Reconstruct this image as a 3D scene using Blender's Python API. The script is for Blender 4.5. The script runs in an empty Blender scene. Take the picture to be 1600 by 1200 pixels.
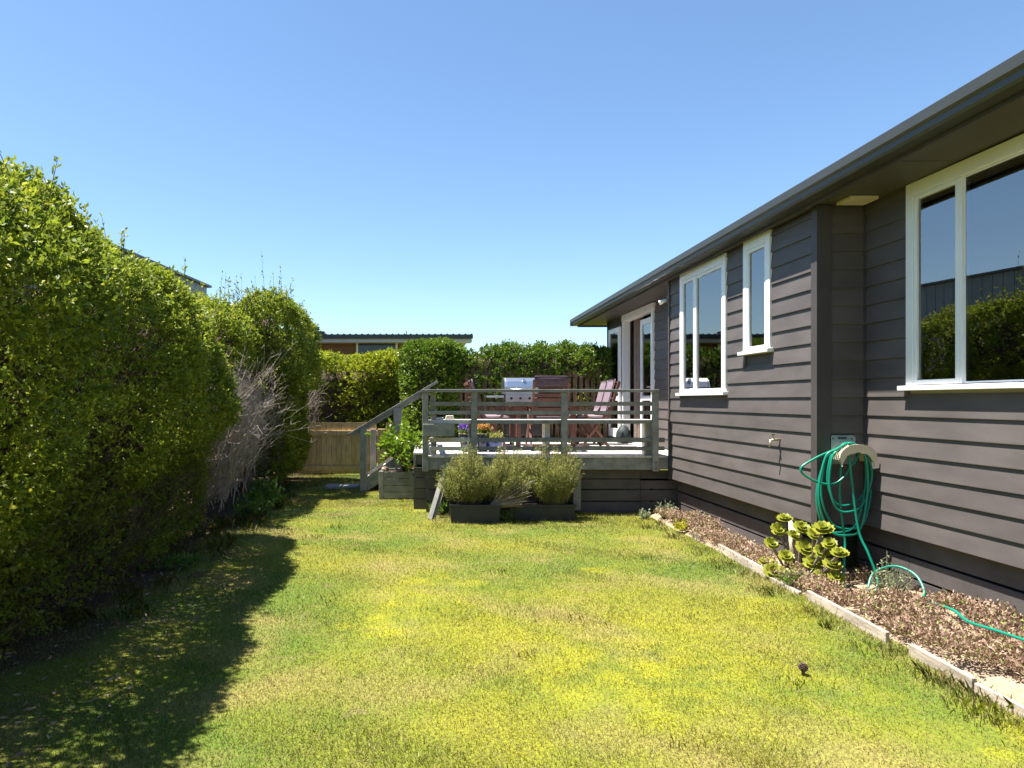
import bpy, math, random
import numpy as np
from mathutils import Vector

R = math.radians
rng = np.random.default_rng(7)
random.seed(7)
scene = bpy.context.scene
COL = scene.collection

# ------------------------------------------------------------------ camera
EYE = 1.5
F = 1067.0                      # focal length in pixels of the 1600 px wide photograph
cam_d = bpy.data.cameras.new("camera")
cam = bpy.data.objects.new("camera", cam_d)
COL.objects.link(cam)
cam.location = (0, 0, EYE)
cam.rotation_euler = (R(90), 0, 0)
cam_d.sensor_fit = 'HORIZONTAL'
cam_d.sensor_width = 36.0
cam_d.lens = 36.0 * F / 1600.0
cam_d.shift_x = (800 - 660) / 1600.0
cam_d.shift_y = (626 - 600) / 1600.0
cam_d.clip_end = 2000
cam_d.clip_start = 0.05
scene.camera = cam

# ------------------------------------------------------------------ sky, sun, exposure
SUN = Vector((-1.0, 0.05, 2.65)).normalized()       # direction towards the sun
elev = math.asin(SUN.z)
azim = math.atan2(SUN.x, SUN.y)                      # clockwise from +Y
world = bpy.data.worlds.new("World")
scene.world = world
world.use_nodes = True
wn = world.node_tree.nodes
wn.clear()
sky = wn.new("ShaderNodeTexSky")
sky.sky_type = 'NISHITA'
sky.sun_disc = False
sky.sun_elevation = elev
sky.sun_rotation = azim
sky.altitude = 0
sky.air_density = 1.0
sky.dust_density = 0.25
sky.ozone_density = 1.15
bg = wn.new("ShaderNodeBackground")
bg.inputs[1].default_value = 0.065
wo = wn.new("ShaderNodeOutputWorld")
tint = wn.new("ShaderNodeMix")
tint.data_type = 'RGBA'
tint.blend_type = 'MULTIPLY'
tint.inputs[0].default_value = 1.0
tint.inputs[7].default_value = (.86, .99, 1.08, 1)
world.node_tree.links.new(sky.outputs[0], tint.inputs[6])
world.node_tree.links.new(tint.outputs[2], bg.inputs[0])
world.node_tree.links.new(bg.outputs[0], wo.inputs[0])

sun_d = bpy.data.lights.new("sun", 'SUN')
sun_d.energy = 5.0
sun_d.angle = R(0.53)
sun_d.color = (1.0, 0.95, 0.87)
sun = bpy.data.objects.new("sun", sun_d)
COL.objects.link(sun)
sun.location = (-6, 0, 12)
sun.rotation_euler = SUN.to_track_quat('Z', 'Y').to_euler()

scene.view_settings.view_transform = 'Standard'
scene.view_settings.look = 'None'
scene.view_settings.gamma = 1
scene.view_settings.use_curve_mapping = False
scene.view_settings.exposure = 1.65
scene.cycles.max_bounces = 8
scene.cycles.transparent_max_bounces = 12

# ------------------------------------------------------------------ helpers
def P(x, y, Y):
    """a point of the photograph (pixels) at distance Y -> X, Z in metres"""
    return (x - 660) * Y / F, EYE - (y - 626) * Y / F

class G:
    def __init__(s):
        s.v = []; s.f = []
    def add(s, vs, fs):
        b = len(s.v)
        s.v.extend([tuple(p) for p in vs])
        s.f.extend([tuple(i + b for i in f) for f in fs])
        return s
    def box(s, x0, x1, y0, y1, z0, z1):
        return s.add([(x0,y0,z0),(x1,y0,z0),(x1,y1,z0),(x0,y1,z0),(x0,y0,z1),(x1,y0,z1),(x1,y1,z1),(x0,y1,z1)],
                     [(0,3,2,1),(4,5,6,7),(0,1,5,4),(1,2,6,5),(2,3,7,6),(3,0,4,7)])
    def prism(s, prof, axis, a0, a1):
        n = len(prof)
        def m(p, a):
            return {'x': (a, p[0], p[1]), 'y': (p[0], a, p[1]), 'z': (p[0], p[1], a)}[axis]
        vs = [m(p, a0) for p in prof] + [m(p, a1) for p in prof]
        fs = [tuple(range(n)), tuple(range(2*n-1, n-1, -1))] + [(i, i+n, (i+1) % n + n, (i+1) % n) for i in range(n)]
        return s.add(vs, fs)
    def beam(s, p, q, w, h, up=(0,0,1)):
        p, q = Vector(p), Vector(q)
        d = (q-p).normalized(); up = Vector(up)
        sx = d.cross(up)
        if sx.length < 1e-4: sx = d.cross(Vector((0,1,0)))
        sx.normalize(); sz = sx.cross(d)
        c = [(-w/2,-h/2),(w/2,-h/2),(w/2,h/2),(-w/2,h/2)]
        vs = [p + sx*a + sz*b for a,b in c] + [q + sx*a + sz*b for a,b in c]
        return s.add(vs, [(0,3,2,1),(4,5,6,7),(0,1,5,4),(1,2,6,5),(2,3,7,6),(3,0,4,7)])
    def tube(s, pts, r, n=8, cap=True):
        pts = [Vector(p) for p in pts]
        rs = r if isinstance(r, (list, tuple)) else [r]*len(pts)
        t0 = (pts[1]-pts[0]).normalized()
        u = t0.cross(Vector((0,0,1)))
        if u.length < 1e-3: u = t0.cross(Vector((0,1,0)))
        u.normalize()
        b = len(s.v)
        for i, p in enumerate(pts):
            t = (pts[min(i+1,len(pts)-1)] - pts[max(i-1,0)]).normalized()
            u = (u - t*u.dot(t))
            if u.length < 1e-5: u = t.orthogonal()
            u.normalize(); w = t.cross(u)
            for k in range(n):
                a = 2*math.pi*k/n
                s.v.append(tuple(p + (u*math.cos(a) + w*math.sin(a))*rs[i]))
        for i in range(len(pts)-1):
            for k in range(n):
                s.f.append((b+i*n+k, b+i*n+(k+1)%n, b+(i+1)*n+(k+1)%n, b+(i+1)*n+k))
        if cap:
            s.f.append(tuple(b+k for k in range(n-1,-1,-1)))
            s.f.append(tuple(b+(len(pts)-1)*n+k for k in range(n)))
        return s
    def lathe(s, prof, c=(0,0,0), n=20):
        b = len(s.v)
        for r, z in prof:
            for k in range(n):
                a = 2*math.pi*k/n
                s.v.append((c[0]+r*math.cos(a), c[1]+r*math.sin(a), c[2]+z))
        for i in range(len(prof)-1):
            for k in range(n):
                s.f.append((b+i*n+k, b+i*n+(k+1)%n, b+(i+1)*n+(k+1)%n, b+(i+1)*n+k))
        return s

def wloc(o):
    l = Vector((0,0,0))
    while o is not None:
        l += o.location; o = o.parent
    return l

def link(o, parent):
    COL.objects.link(o)
    if parent is not None: o.parent = parent
    return o

def obj(name, g, mat, parent=None, smooth=False, bevel=0, at=None):
    """one mesh object; coordinates in g are world ones"""
    me = bpy.data.meshes.new(name)
    off = Vector(at) if at is not None else (wloc(parent) if parent is not None else Vector((0,0,0)))
    me.from_pydata([(x-off.x, y-off.y, z-off.z) for x,y,z in g.v], [], g.f)
    me.materials.append(mat)
    if smooth:
        me.polygons.foreach_set('use_smooth', [True]*len(me.polygons))
    o = bpy.data.objects.new(name, me)
    link(o, parent)
    if at is not None:
        o.location = off - (wloc(parent) if parent is not None else Vector((0,0,0)))
    if bevel:
        m = o.modifiers.new('bevel', 'BEVEL'); m.width = bevel; m.segments = 2; m.limit_method = 'ANGLE'
    return o

def piece(name, me, loc, parent, rz=0):
    o = bpy.data.objects.new(name, me)
    link(o, parent)
    o.location = Vector(loc) - wloc(parent)
    o.rotation_euler.z = rz
    return o

def npmesh(name, verts, faces, mat, parent=None, rnd=None, smooth=False):
    verts = np.asarray(verts, dtype=np.float32).copy()
    faces = np.asarray(faces, dtype=np.int32)
    if parent is not None:
        l = wloc(parent); verts -= np.array([l.x,l.y,l.z], dtype=np.float32)
    me = bpy.data.meshes.new(name)
    n, k = faces.shape
    me.vertices.add(len(verts)); me.vertices.foreach_set('co', verts.ravel())
    me.loops.add(n*k); me.loops.foreach_set('vertex_index', faces.ravel())
    me.polygons.add(n)
    me.polygons.foreach_set('loop_start', np.arange(0, n*k, k, dtype=np.int32))
    me.update(calc_edges=True)
    if rnd is not None:
        a = me.attributes.new('rnd', 'FLOAT', 'POINT'); a.data.foreach_set('value', np.asarray(rnd, dtype=np.float32))
    if smooth: me.polygons.foreach_set('use_smooth', np.ones(n, dtype=bool))
    me.materials.append(mat)
    o = bpy.data.objects.new(name, me)
    return link(o, parent)

def tag(o, label=None, cat=None, group=None, kind=None):
    if label: o['label'] = label
    if cat: o['category'] = cat
    if group: o['group'] = group
    if kind: o['kind'] = kind
    return o

def thing(name, loc, label, cat, group=None):
    o = bpy.data.objects.new(name, None)
    o.empty_display_size = 0.1
    link(o, None); o.location = loc
    return tag(o, label, cat, group)

def snoise(p, seed, scale):
    """cheap smooth noise of an (N,3) array, about -1..1"""
    r = np.random.default_rng(seed)
    out = np.zeros(len(p))
    for i in range(7):
        k = r.normal(size=3); k /= np.linalg.norm(k)
        out += np.sin((p @ k) * scale * r.uniform(.6, 1.7) + r.uniform(0, 6.28))
    return out / 3.2

# ------------------------------------------------------------------ materials
def mat(name, col, rough=0.6, spec=0.4, var=0.25, scale=6.0, stretch=(1,1,1), bump=0.0, bscale=None, col2=None, metal=0, detail=6, contrast=(0.3,0.7)):
    m = bpy.data.materials.new(name); m.use_nodes = True
    nt = m.node_tree; nd = nt.nodes; L = nt.links
    b = nd["Principled BSDF"]
    b.inputs['Roughness'].default_value = rough
    b.inputs['Specular IOR Level'].default_value = spec
    b.inputs['Metallic'].default_value = metal
    tc = nd.new('ShaderNodeNewGeometry'); mp = nd.new('ShaderNodeMapping')
    mp.inputs['Scale'].default_value = stretch
    L.new(tc.outputs['Position'], mp.inputs[0])
    nz = nd.new('ShaderNodeTexNoise'); nz.inputs['Scale'].default_value = scale; nz.inputs['Detail'].default_value = detail
    L.new(mp.outputs[0], nz.inputs['Vector'])
    cr = nd.new('ShaderNodeValToRGB')
    c2 = col2 if col2 else tuple(c*(1-var) for c in col)
    c1 = col if col2 else tuple(min(1, c*(1+var)) for c in col)
    cr.color_ramp.elements[0].position = contrast[0]; cr.color_ramp.elements[1].position = contrast[1]
    cr.color_ramp.elements[0].color = (*c2, 1); cr.color_ramp.elements[1].color = (*c1, 1)
    L.new(nz.outputs[0], cr.inputs[0]); L.new(cr.outputs[0], b.inputs['Base Color'])
    if bump:
        bp = nd.new('ShaderNodeBump'); bp.inputs['Strength'].default_value = bump; bp.inputs['Distance'].default_value = 0.01
        n2 = nd.new('ShaderNodeTexNoise'); n2.inputs['Scale'].default_value = bscale or scale*4; n2.inputs['Detail'].default_value = 5
        L.new(mp.outputs[0], n2.inputs['Vector']); L.new(n2.outputs[0], bp.inputs['Height']); L.new(bp.outputs[0], b.inputs['Normal'])
    return m

def objrand(m, amount=0.25):
    """every object with this material gets its own slight tone"""
    nt = m.node_tree; b = nt.nodes["Principled BSDF"]
    src = b.inputs['Base Color'].links[0].from_socket
    oi = nt.nodes.new('ShaderNodeObjectInfo'); mr = nt.nodes.new('ShaderNodeMapRange')
    mr.inputs[3].default_value = 1-amount; mr.inputs[4].default_value = 1+amount
    nt.links.new(oi.outputs['Random'], mr.inputs[0])
    hs = nt.nodes.new('ShaderNodeHueSaturation')
    nt.links.new(mr.outputs[0], hs.inputs['Value']); nt.links.new(src, hs.inputs['Color'])
    nt.links.new(hs.outputs[0], b.inputs['Base Color'])
    return m

def leafmat(name, c_dark, c_light, trans=0.35, rough=0.45, third=None):
    m = bpy.data.materials.new(name); m.use_nodes = True
    nt = m.node_tree; nd = nt.nodes; L = nt.links
    b = nd["Principled BSDF"]; b.inputs['Roughness'].default_value = rough; b.inputs['Specular IOR Level'].default_value = 0.35
    at = nd.new('ShaderNodeAttribute'); at.attribute_name = 'rnd'
    cr = nd.new('ShaderNodeValToRGB')
    cr.color_ramp.elements[0].color = (*c_dark, 1); cr.color_ramp.elements[1].color = (*c_light, 1)
    if third:
        e = cr.color_ramp.elements.new(0.93); e.color = (*c_light, 1)
        cr.color_ramp.elements[-1].color = (*third, 1)
    L.new(at.outputs['Fac'], cr.inputs[0]); L.new(cr.outputs[0], b.inputs['Base Color'])
    t = nd.new('ShaderNodeBsdfTranslucent'); L.new(cr.outputs[0], t.inputs[0])
    mx = nd.new('ShaderNodeMixShader'); mx.inputs[0].default_value = trans
    L.new(b.outputs[0], mx.inputs[1]); L.new(t.outputs[0], mx.inputs[2])
    L.new(mx.outputs[0], nd['Material Output'].inputs[0])
    return m

def lawn_color(nt):
    """patchy lawn colour from world position: green, mossy yellow, straw"""
    nd, L = nt.nodes, nt.links
    geo = nd.new('ShaderNodeNewGeometry')
    def noise(scale, detail=4, w=0):
        n = nd.new('ShaderNodeTexNoise'); n.inputs['Scale'].default_value = scale; n.inputs['Detail'].default_value = detail
        mp = nd.new('ShaderNodeMapping'); mp.inputs['Location'].default_value = (w, w*1.7, 0)
        L.new(geo.outputs['Position'], mp.inputs[0]); L.new(mp.outputs[0], n.inputs['Vector']); return n.outputs[0]
    def ramp(src, lo, hi):
        r = nd.new('ShaderNodeMapRange'); r.inputs[1].default_value = lo; r.inputs[2].default_value = hi
        L.new(src, r.inputs[0]); return r.outputs[0]
    def mix(f, a, b):
        x = nd.new('ShaderNodeMix'); x.data_type = 'RGBA'
        L.new(f, x.inputs[0])
        for s, v in ((6, a), (7, b)):
            if isinstance(v, tuple): x.inputs[s].default_value = (*v, 1)
            else: L.new(v, x.inputs[s])
        return x.outputs[2]
    def math_(op, a, b):
        x = nd.new('ShaderNodeMath'); x.operation = op
        for i, v in enumerate((a, b)):
            if isinstance(v, (int, float)): x.inputs[i].default_value = v
            else: L.new(v, x.inputs[i])
        return x.outputs[0]
    def spot(cx, cy, r, soft):
        v = nd.new('ShaderNodeVectorMath'); v.operation = 'DISTANCE'
        L.new(geo.outputs['Position'], v.inputs[0]); v.inputs[1].default_value = (cx, cy, 0)
        return ramp(v.outputs['Value'], r+soft, r-soft)
    c = mix(ramp(noise(.75, 5, 3.1), .38, .64), (.100,.170,.016), (.235,.24,.022))
    moss = math_('MULTIPLY', math_('MAXIMUM', math_('MAXIMUM', spot(1.3, 4.0, .9, .9), spot(.2, 4.9, .3, .9)), ramp(noise(.8, 3, 9.4), .56, .68)), ramp(noise(5, 5, 1.2), .30, .62))
    c = mix(moss, c, (.325, .325, .014))
    dry = math_('MULTIPLY', ramp(noise(1.5, 5, 17.3), .49, .70), .8)
    c = mix(dry, c, (.285,.245,.075))
    bare = math_('MULTIPLY', ramp(noise(2.6, 6, 31.0), .66, .74), .7)
    c = mix(bare, c, (.27,.19,.10))
    return c, geo, mix, ramp, noise, math_

def make_lawn_mats():
    m = bpy.data.materials.new('lawn_soil'); m.use_nodes = True
    nt = m.node_tree; b = nt.nodes["Principled BSDF"]; b.inputs['Roughness'].default_value = .95; b.inputs['Specular IOR Level'].default_value = .1
    c, geo, mix, ramp, noise, math_ = lawn_color(nt)
    fine = ramp(noise(60, 4, 2.0), .35, .65)
    c = mix(math_('MULTIPLY', fine, .6), c, (.10,.075,.035))
    sp = nt.nodes.new('ShaderNodeSeparateXYZ'); nt.links.new(geo.outputs['Position'], sp.inputs[0])
    # bare dirt under the hedge, with an uneven edge
    edge = math_('ADD', sp.outputs[0], math_('MULTIPLY', math_('SUBTRACT', noise(1.4, 5, 5.5), .5), 1.9))
    dirt = ramp(edge, -1.9, -2.35)
    c = mix(dirt, c, (.085,.058,.038))
    nt.links.new(c, b.inputs['Base Color'])
    bp = nt.nodes.new('ShaderNodeBump'); bp.inputs['Strength'].default_value = .8; bp.inputs['Distance'].default_value = .03
    nt.links.new(noise(45, 6, 7.7), bp.inputs['Height']); nt.links.new(bp.outputs[0], b.inputs['Normal'])
    g = bpy.data.materials.new('grass_blade'); g.use_nodes = True
    nt = g.node_tree; b = nt.nodes["Principled BSDF"]; b.inputs['Roughness'].default_value = .5; b.inputs['Specular IOR Level'].default_value = .3
    c, geo, mix, ramp, noise, math_ = lawn_color(nt)
    at = nt.nodes.new('ShaderNodeAttribute'); at.attribute_name = 'rnd'
    c = mix(ramp(at.outputs['Fac'], .74, .80), c, (.36,.30,.13))
    hs = nt.nodes.new('ShaderNodeHueSaturation')
    nt.links.new(ramp(at.outputs['Fac'], -.9, .8), hs.inputs['Value']); nt.links.new(c, hs.inputs['Color'])
    hs.inputs['Saturation'].default_value = 1.0
    nt.links.new(hs.outputs[0], b.inputs['Base Color'])
    t = nt.nodes.new('ShaderNodeBsdfTranslucent'); nt.links.new(hs.outputs[0], t.inputs[0])
    mx = nt.nodes.new('ShaderNodeMixShader'); mx.inputs[0].default_value = .42
    nt.links.new(b.outputs[0], mx.inputs[1]); nt.links.new(t.outputs[0], mx.inputs[2]); nt.links.new(mx.outputs[0], nt.nodes['Material Output'].inputs[0])
    return m, g

def glassmat(name, tint=(.90,.94,.95), ior=3.6):
    m = bpy.data.materials.new(name); m.use_nodes = True
    nt = m.node_tree; nd = nt.nodes; nd.remove(nd["Principled BSDF"])
    fr = nd.new('ShaderNodeFresnel'); fr.inputs[0].default_value = ior
    tr = nd.new('ShaderNodeBsdfTransparent'); tr.inputs[0].default_value = (*tint, 1)
    gl = nd.new('ShaderNodeBsdfGlossy'); gl.inputs['Roughness'].default_value = 0.0
    mx = nd.new('ShaderNodeMixShader')
    nt.links.new(fr.outputs[0], mx.inputs[0]); nt.links.new(tr.outputs[0], mx.inputs[1]); nt.links.new(gl.outputs[0], mx.inputs[2])
    nt.links.new(mx.outputs[0], nd['Material Output'].inputs[0])
    return m

M = {}
M['board'] = objrand(mat('charcoal_weatherboard_paint', (.100,.087,.083), .55, .2, .16, 2.2, (1,1,3), .05, 60), .09)
M['trimdark'] = mat('charcoal_trim_paint', (.066,.057,.055), .5, .25, .1, 4)
M['skirt'] = objrand(mat('charcoal_stained_skirting', (.085,.074,.072), .6, .35, .2, 5, (1,1,1), .15, 60), .1)
M['gutter'] = mat('dark_steel_gutter', (.034,.036,.031), .45, .5, .1, 4)
M['soffit'] = mat('soffit_paint', (.07,.06,.056), .55, .4, .08, 3)
M['white'] = mat('white_joinery_paint', (.78,.78,.77), .35, .5, .03, 5)
M['glass'] = glassmat('window_glass')
M['inside'] = mat('room_plaster', (.30,.28,.26), .8, .2, .05, 2)
M['insidefloor'] = mat('room_carpet', (.16,.13,.11), .9, .1, .1, 8)
M['roof'] = mat('dark_steel_roof', (.06,.06,.06), .45, .5, .1, 3)
M['curtain'] = mat('pale_curtain_cloth', (.85,.85,.84), .85, .1, .06, 6, (1,1,.1))
M['curtainbrown'] = mat('taupe_curtain_cloth', (.22,.17,.14), .9, .1, .1, 6)
M['grey_wood'] = objrand(mat('weathered_grey_timber', (.29,.28,.25), .8, .2, .3, 9, (1,1,1), .35, 70, col2=(.17,.17,.15)), .14)
M['deck'] = objrand(mat('bleached_deck_timber', (.56,.52,.48), .8, .2, .2, 12, (1,.15,1), .3, 60), .10)
M['pale_wood'] = objrand(mat('pale_and_sunlit_timber', (.52,.48,.41), .8, .2, .2, 10, (.3,1,1), .25, 70), .08)  # pale timber; on the left-bay rails the paleness stands in for sunlight
M['tan_wood'] = objrand(mat('tan_fence_timber', (.56,.41,.22), .8, .2, .3, 10, (3,3,.5), .3, 70, col2=(.36,.25,.125)), .16)
M['brown_paling'] = objrand(mat('dark_brown_paling_timber', (.17,.115,.08), .8, .2, .3, 10, (3,3,.5), .3, 60), .2)
M['kwila'] = objrand(mat('red_brown_hardwood', (.13,.055,.036), .5, .4, .25, 14, (1,1,1), .1, 80), .12)
M['mauve'] = mat('mauve_cushion_cloth', (.20,.15,.175), .9, .1, .12, 20, bump=.15)
M['darkcushion'] = mat('dark_plum_cushion_cloth', (.075,.055,.065), .9, .1, .15, 20, bump=.15)
M['steel'] = mat('brushed_stainless_steel', (.62,.63,.65), .28, .5, .05, 30, (.1,1,1), metal=1)
M['blackmetal'] = mat('black_enamel', (.02,.02,.022), .4, .5, .1, 5)
M['bluepot'] = mat('blue_glazed_ceramic', (.018,.045,.22), .15, .6, .15, 4)
M['navypot'] = mat('navy_glazed_ceramic', (.012,.018,.06), .2, .6, .15, 4)
M['potrim'] = mat('unglazed_rim_clay', (.38,.27,.20), .7, .3, .1, 9)
M['blackplastic'] = mat('black_planter_plastic', (.022,.023,.026), .45, .4, .2, 7, bump=.05)
M['soil'] = mat('dry_tan_soil', (.30,.225,.155), .95, .1, .25, 14, bump=.8, bscale=50)
M['potsoil'] = mat('dark_potting_soil', (.05,.037,.027), .95, .1, .3, 30, bump=.6)
M['edging'] = objrand(mat('pale_edging_timber', (.40,.34,.27), .85, .15, .35, 12, (1,.3,1), .35, 60), .1)
M['hose'] = mat('green_hose_vinyl', (.004,.20,.13), .3, .5, .08, 6)
M['cream'] = mat('cream_plastic', (.62,.54,.40), .45, .4, .08, 9)
M['greyplastic'] = mat('grey_plastic', (.25,.27,.29), .4, .4, .08, 6)
M['brass'] = mat('tarnished_brass_tap', (.45,.38,.25), .35, .5, .2, 40, metal=.8)
M['bark'] = mat('grey_brown_bark', (.13,.10,.075), .9, .1, .35, 20, (1,1,.3), .5, 50)
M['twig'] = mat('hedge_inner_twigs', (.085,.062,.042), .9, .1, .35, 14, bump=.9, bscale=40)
M['deadtwig'] = objrand(mat('dead_grey_brush', (.37,.31,.27), .85, .15, .25, 10), .1)
M['stem'] = mat('succulent_stem', (.24,.19,.15), .8, .2, .3, 30)
M['wire'] = mat('rusty_fence_wire', (.16,.13,.11), .5, .5, .1, 10, metal=.6)
M['neighbour'] = mat('blue_grey_metal_cladding', (.20,.23,.27), .5, .4, .06, 2)
M['cedar'] = objrand(mat('brown_cedar_cladding', (.17,.095,.06), .7, .2, .2, 6, (.2,1,3)), .1)
M['navyglass'] = mat('dark_navy_blind', (.028,.04,.075), .15, .5, .05, 3)
M['palegrey'] = mat('pale_grey_fascia', (.42,.43,.44), .5, .4, .05, 3)
M['stone'] = mat('brown_stone', (.26,.19,.14), .9, .2, .3, 25, bump=.6)
M['paver'] = mat('grey_concrete_paver', (.20,.21,.22), .9, .2, .2, 14, bump=.3)
M['bag'] = mat('dark_green_bag_cloth', (.025,.035,.035), .6, .3, .3, 12, bump=.3)
M['cone'] = mat('pine_cone_scales', (.10,.065,.05), .8, .2, .4, 60)
M['lf_hedge'] = leafmat('hedge_leaf', (.095,.15,.016), (.31,.355,.028), .5, third=(.46,.44,.04))
M['lf_far'] = leafmat('yellow_green_hedge_leaf', (.17,.22,.012), (.38,.41,.022), .5, third=(.30,.29,.03))
M['lf_dark'] = leafmat('glossy_dark_leaf', (.045,.10,.010), (.17,.25,.018), .4, .35, third=(.18,.23,.03))
M['lf_lemon'] = leafmat('lemon_tree_leaf', (.08,.17,.010), (.22,.30,.018), .4, .35)
M['lf_rose'] = leafmat('rosemary_leaf', (.17,.19,.035), (.40,.41,.11), .4, .6, third=(.44,.38,.18))
M['lf_aeon'] = leafmat('aeonium_leaf', (.15,.19,.018), (.37,.37,.045), .4, .4)
M['lf_sedum'] = leafmat('red_brown_sedum_leaf', (.20,.115,.075), (.50,.36,.25), .25, .6, third=(.24,.28,.07))
M['lf_weed'] = leafmat('weed_leaf', (.06,.14,.012), (.15,.25,.025), .38, .45)
M['lf_grey'] = leafmat('grey_green_leaf', (.16,.20,.10), (.30,.34,.19), .3, .6)
M['lf_yellow'] = leafmat('yellow_ground_plant_leaf', (.30,.30,.012), (.48,.44,.02), .35, .5)
M['flower_white'] = leafmat('white_jasmine_petal', (.65,.65,.60), (.8,.8,.78), .3, .6)
M['flower_purple'] = leafmat('purple_petal', (.13,.06,.32), (.25,.14,.5), .3, .6)
M['flower_orange'] = leafmat('dry_orange_flower', (.40,.20,.05), (.60,.36,.12), .3, .7)
M['lawn'], M['blade'] = make_lawn_mats()

# ------------------------------------------------------------------ leaves
def unit(a):
    return a / np.maximum(np.linalg.norm(a, axis=1, keepdims=True), 1e-6)

def leafgeo(pos, d, ln, wd, r=rng, fold=.25):
    """one folded diamond leaf at each pos pointing along d"""
    n = len(pos)
    d = unit(d)
    side = unit(np.cross(d, r.normal(size=(n,3))))
    nrm = np.cross(side, d)
    ln = np.broadcast_to(ln, (n,))[:,None] * r.uniform(.7, 1.3, (n,1)); wd = np.broadcast_to(wd, (n,))[:,None] * r.uniform(.75, 1.25, (n,1))
    a = pos; c = pos + d*ln
    m = pos + d*ln*.48 + nrm*wd*fold
    v = np.stack([a, m + side*wd*.5, c, m - side*wd*.5], 1).reshape(-1,3)
    f = np.arange(n*4).reshape(-1,4)
    return v, f

def sprigs(base, out, per, length, ll, lw, r=rng, spread=.9, up=.25, shift=0):
    """short leafy shoots: leaves set around a twig that leaves base along out"""
    n = len(base)
    ax = unit(unit(out) + r.normal(size=(n,3))*.45 + np.array([0,0,up]))
    t = r.uniform(.0, 1, (n, per, 1))
    L = length * r.uniform(.6, 1.3, (n,1,1))
    p = base[:,None,:] + ax[:,None,:]*t*L
    d = ax[:,None,:]*.7 + r.normal(size=(n,per,3))*spread
    p = p.reshape(-1,3); d = d.reshape(-1,3)
    v, f = leafgeo(p, d, ll, lw, r)
    tone = np.clip(np.reshape(shift, (-1,1)) + r.normal(.45, .17, (n,1)) + r.normal(0, .16, (n,per)) + t[:,:,0]*.22-.08, 0, 1).reshape(-1)
    return v, f, np.repeat(tone, 4)

def join(parts):
    vs, fs, rs, b = [], [], [], 0
    for v, f, q in parts:
        vs.append(v); fs.append(f + b); rs.append(q); b += len(v)
    return np.concatenate(vs), np.concatenate(fs), np.concatenate(rs)

def twigs(p, q, r0=.004, r1=.0015):
    """many thin three-sided sticks from p to q as one quad mesh"""
    n = len(p); d = unit(q-p)
    s = unit(np.cross(d, rng.normal(size=(n,3)))); w = np.cross(d, s)
    ring = []
    r0 = np.broadcast_to(r0,(n,))[:,None]; r1 = np.broadcast_to(r1,(n,))[:,None]
    for c, rr in ((p, r0), (q, r1)):
        for k in range(3):
            a = k*2.0944
            ring.append(c + (s*math.cos(a) + w*math.sin(a))*rr)
    v = np.stack(ring, 1).reshape(-1,3)
    i = np.arange(n)[:,None]*6
    f = np.concatenate([i + np.array([[0,1,4,3]]), i + np.array([[1,2,5,4]]), i + np.array([[2,0,3,5]])], 0)
    return v, f

def hedge_shell(x0, x1, y0, y1, z0, z1, n, amp, seed, faces='FTBE', sc=1.3, rad=.3):
    """points and outward directions on a bumpy clipped block"""
    r = np.random.default_rng(seed)
    areas = {'F': (y1-y0)*(z1-z0), 'B': (y1-y0)*(z1-z0), 'T': (y1-y0)*(x1-x0), 'E': (x1-x0)*(z1-z0), 'N': (x1-x0)*(z1-z0)}
    wt = {'F': 1, 'T': 1.1, 'B': .45, 'E': .8, 'N': 1}
    tot = sum(areas[k]*wt[k] for k in faces)
    P_, O_ = [], []
    for k in faces:
        m = int(n*areas[k]*wt[k]/tot)
        u = r.uniform(0,1,m); v = r.uniform(0,1,m)
        X = x0+(x1-x0)*u; Y = y0+(y1-y0)*u; Z = z0+(z1-z0)*v
        if k == 'F': p = np.stack([np.full(m,x1), Y, Z],1); o = np.tile([1.,0,0],(m,1))
        if k == 'B': p = np.stack([np.full(m,x0), Y, Z],1); o = np.tile([-1.,0,0],(m,1))
        if k == 'T': p = np.stack([x0+(x1-x0)*v, Y, np.full(m,z1)],1); o = np.tile([0,0,1.],(m,1))
        if k == 'E': p = np.stack([X, np.full(m,y1), Z],1); o = np.tile([0,1.,0],(m,1))
        if k == 'N': p = np.stack([X, np.full(m,y0), Z],1); o = np.tile([0,-1.,0],(m,1))
        P_.append(p); O_.append(o)
    p = np.concatenate(P_); o = np.concatenate(O_)
    # round the edges towards the middle of the block, then push in and out in lumps
    c = np.array([(x0+x1)/2, (y0+y1)/2, (z0+z1)/2]); h = np.array([(x1-x0)/2, (y1-y0)/2, (z1-z0)/2])
    inner = np.clip(p, c-h+rad, c+h-rad)
    d = p - inner; ln = np.linalg.norm(d,axis=1,keepdims=True)
    o2 = np.where(ln > 1e-6, d/np.maximum(ln,1e-6), o)
    p = inner + o2*rad
    lump = snoise(p, seed+1, sc*2.2)*.65 + snoise(p, seed+2, sc*6)*.35
    depth = r.exponential(.07, len(p))[:,None]
    p = p + o2*(lump[:,None]*amp) - o2*np.minimum(depth,.4)
    return p, o2, lump

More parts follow.
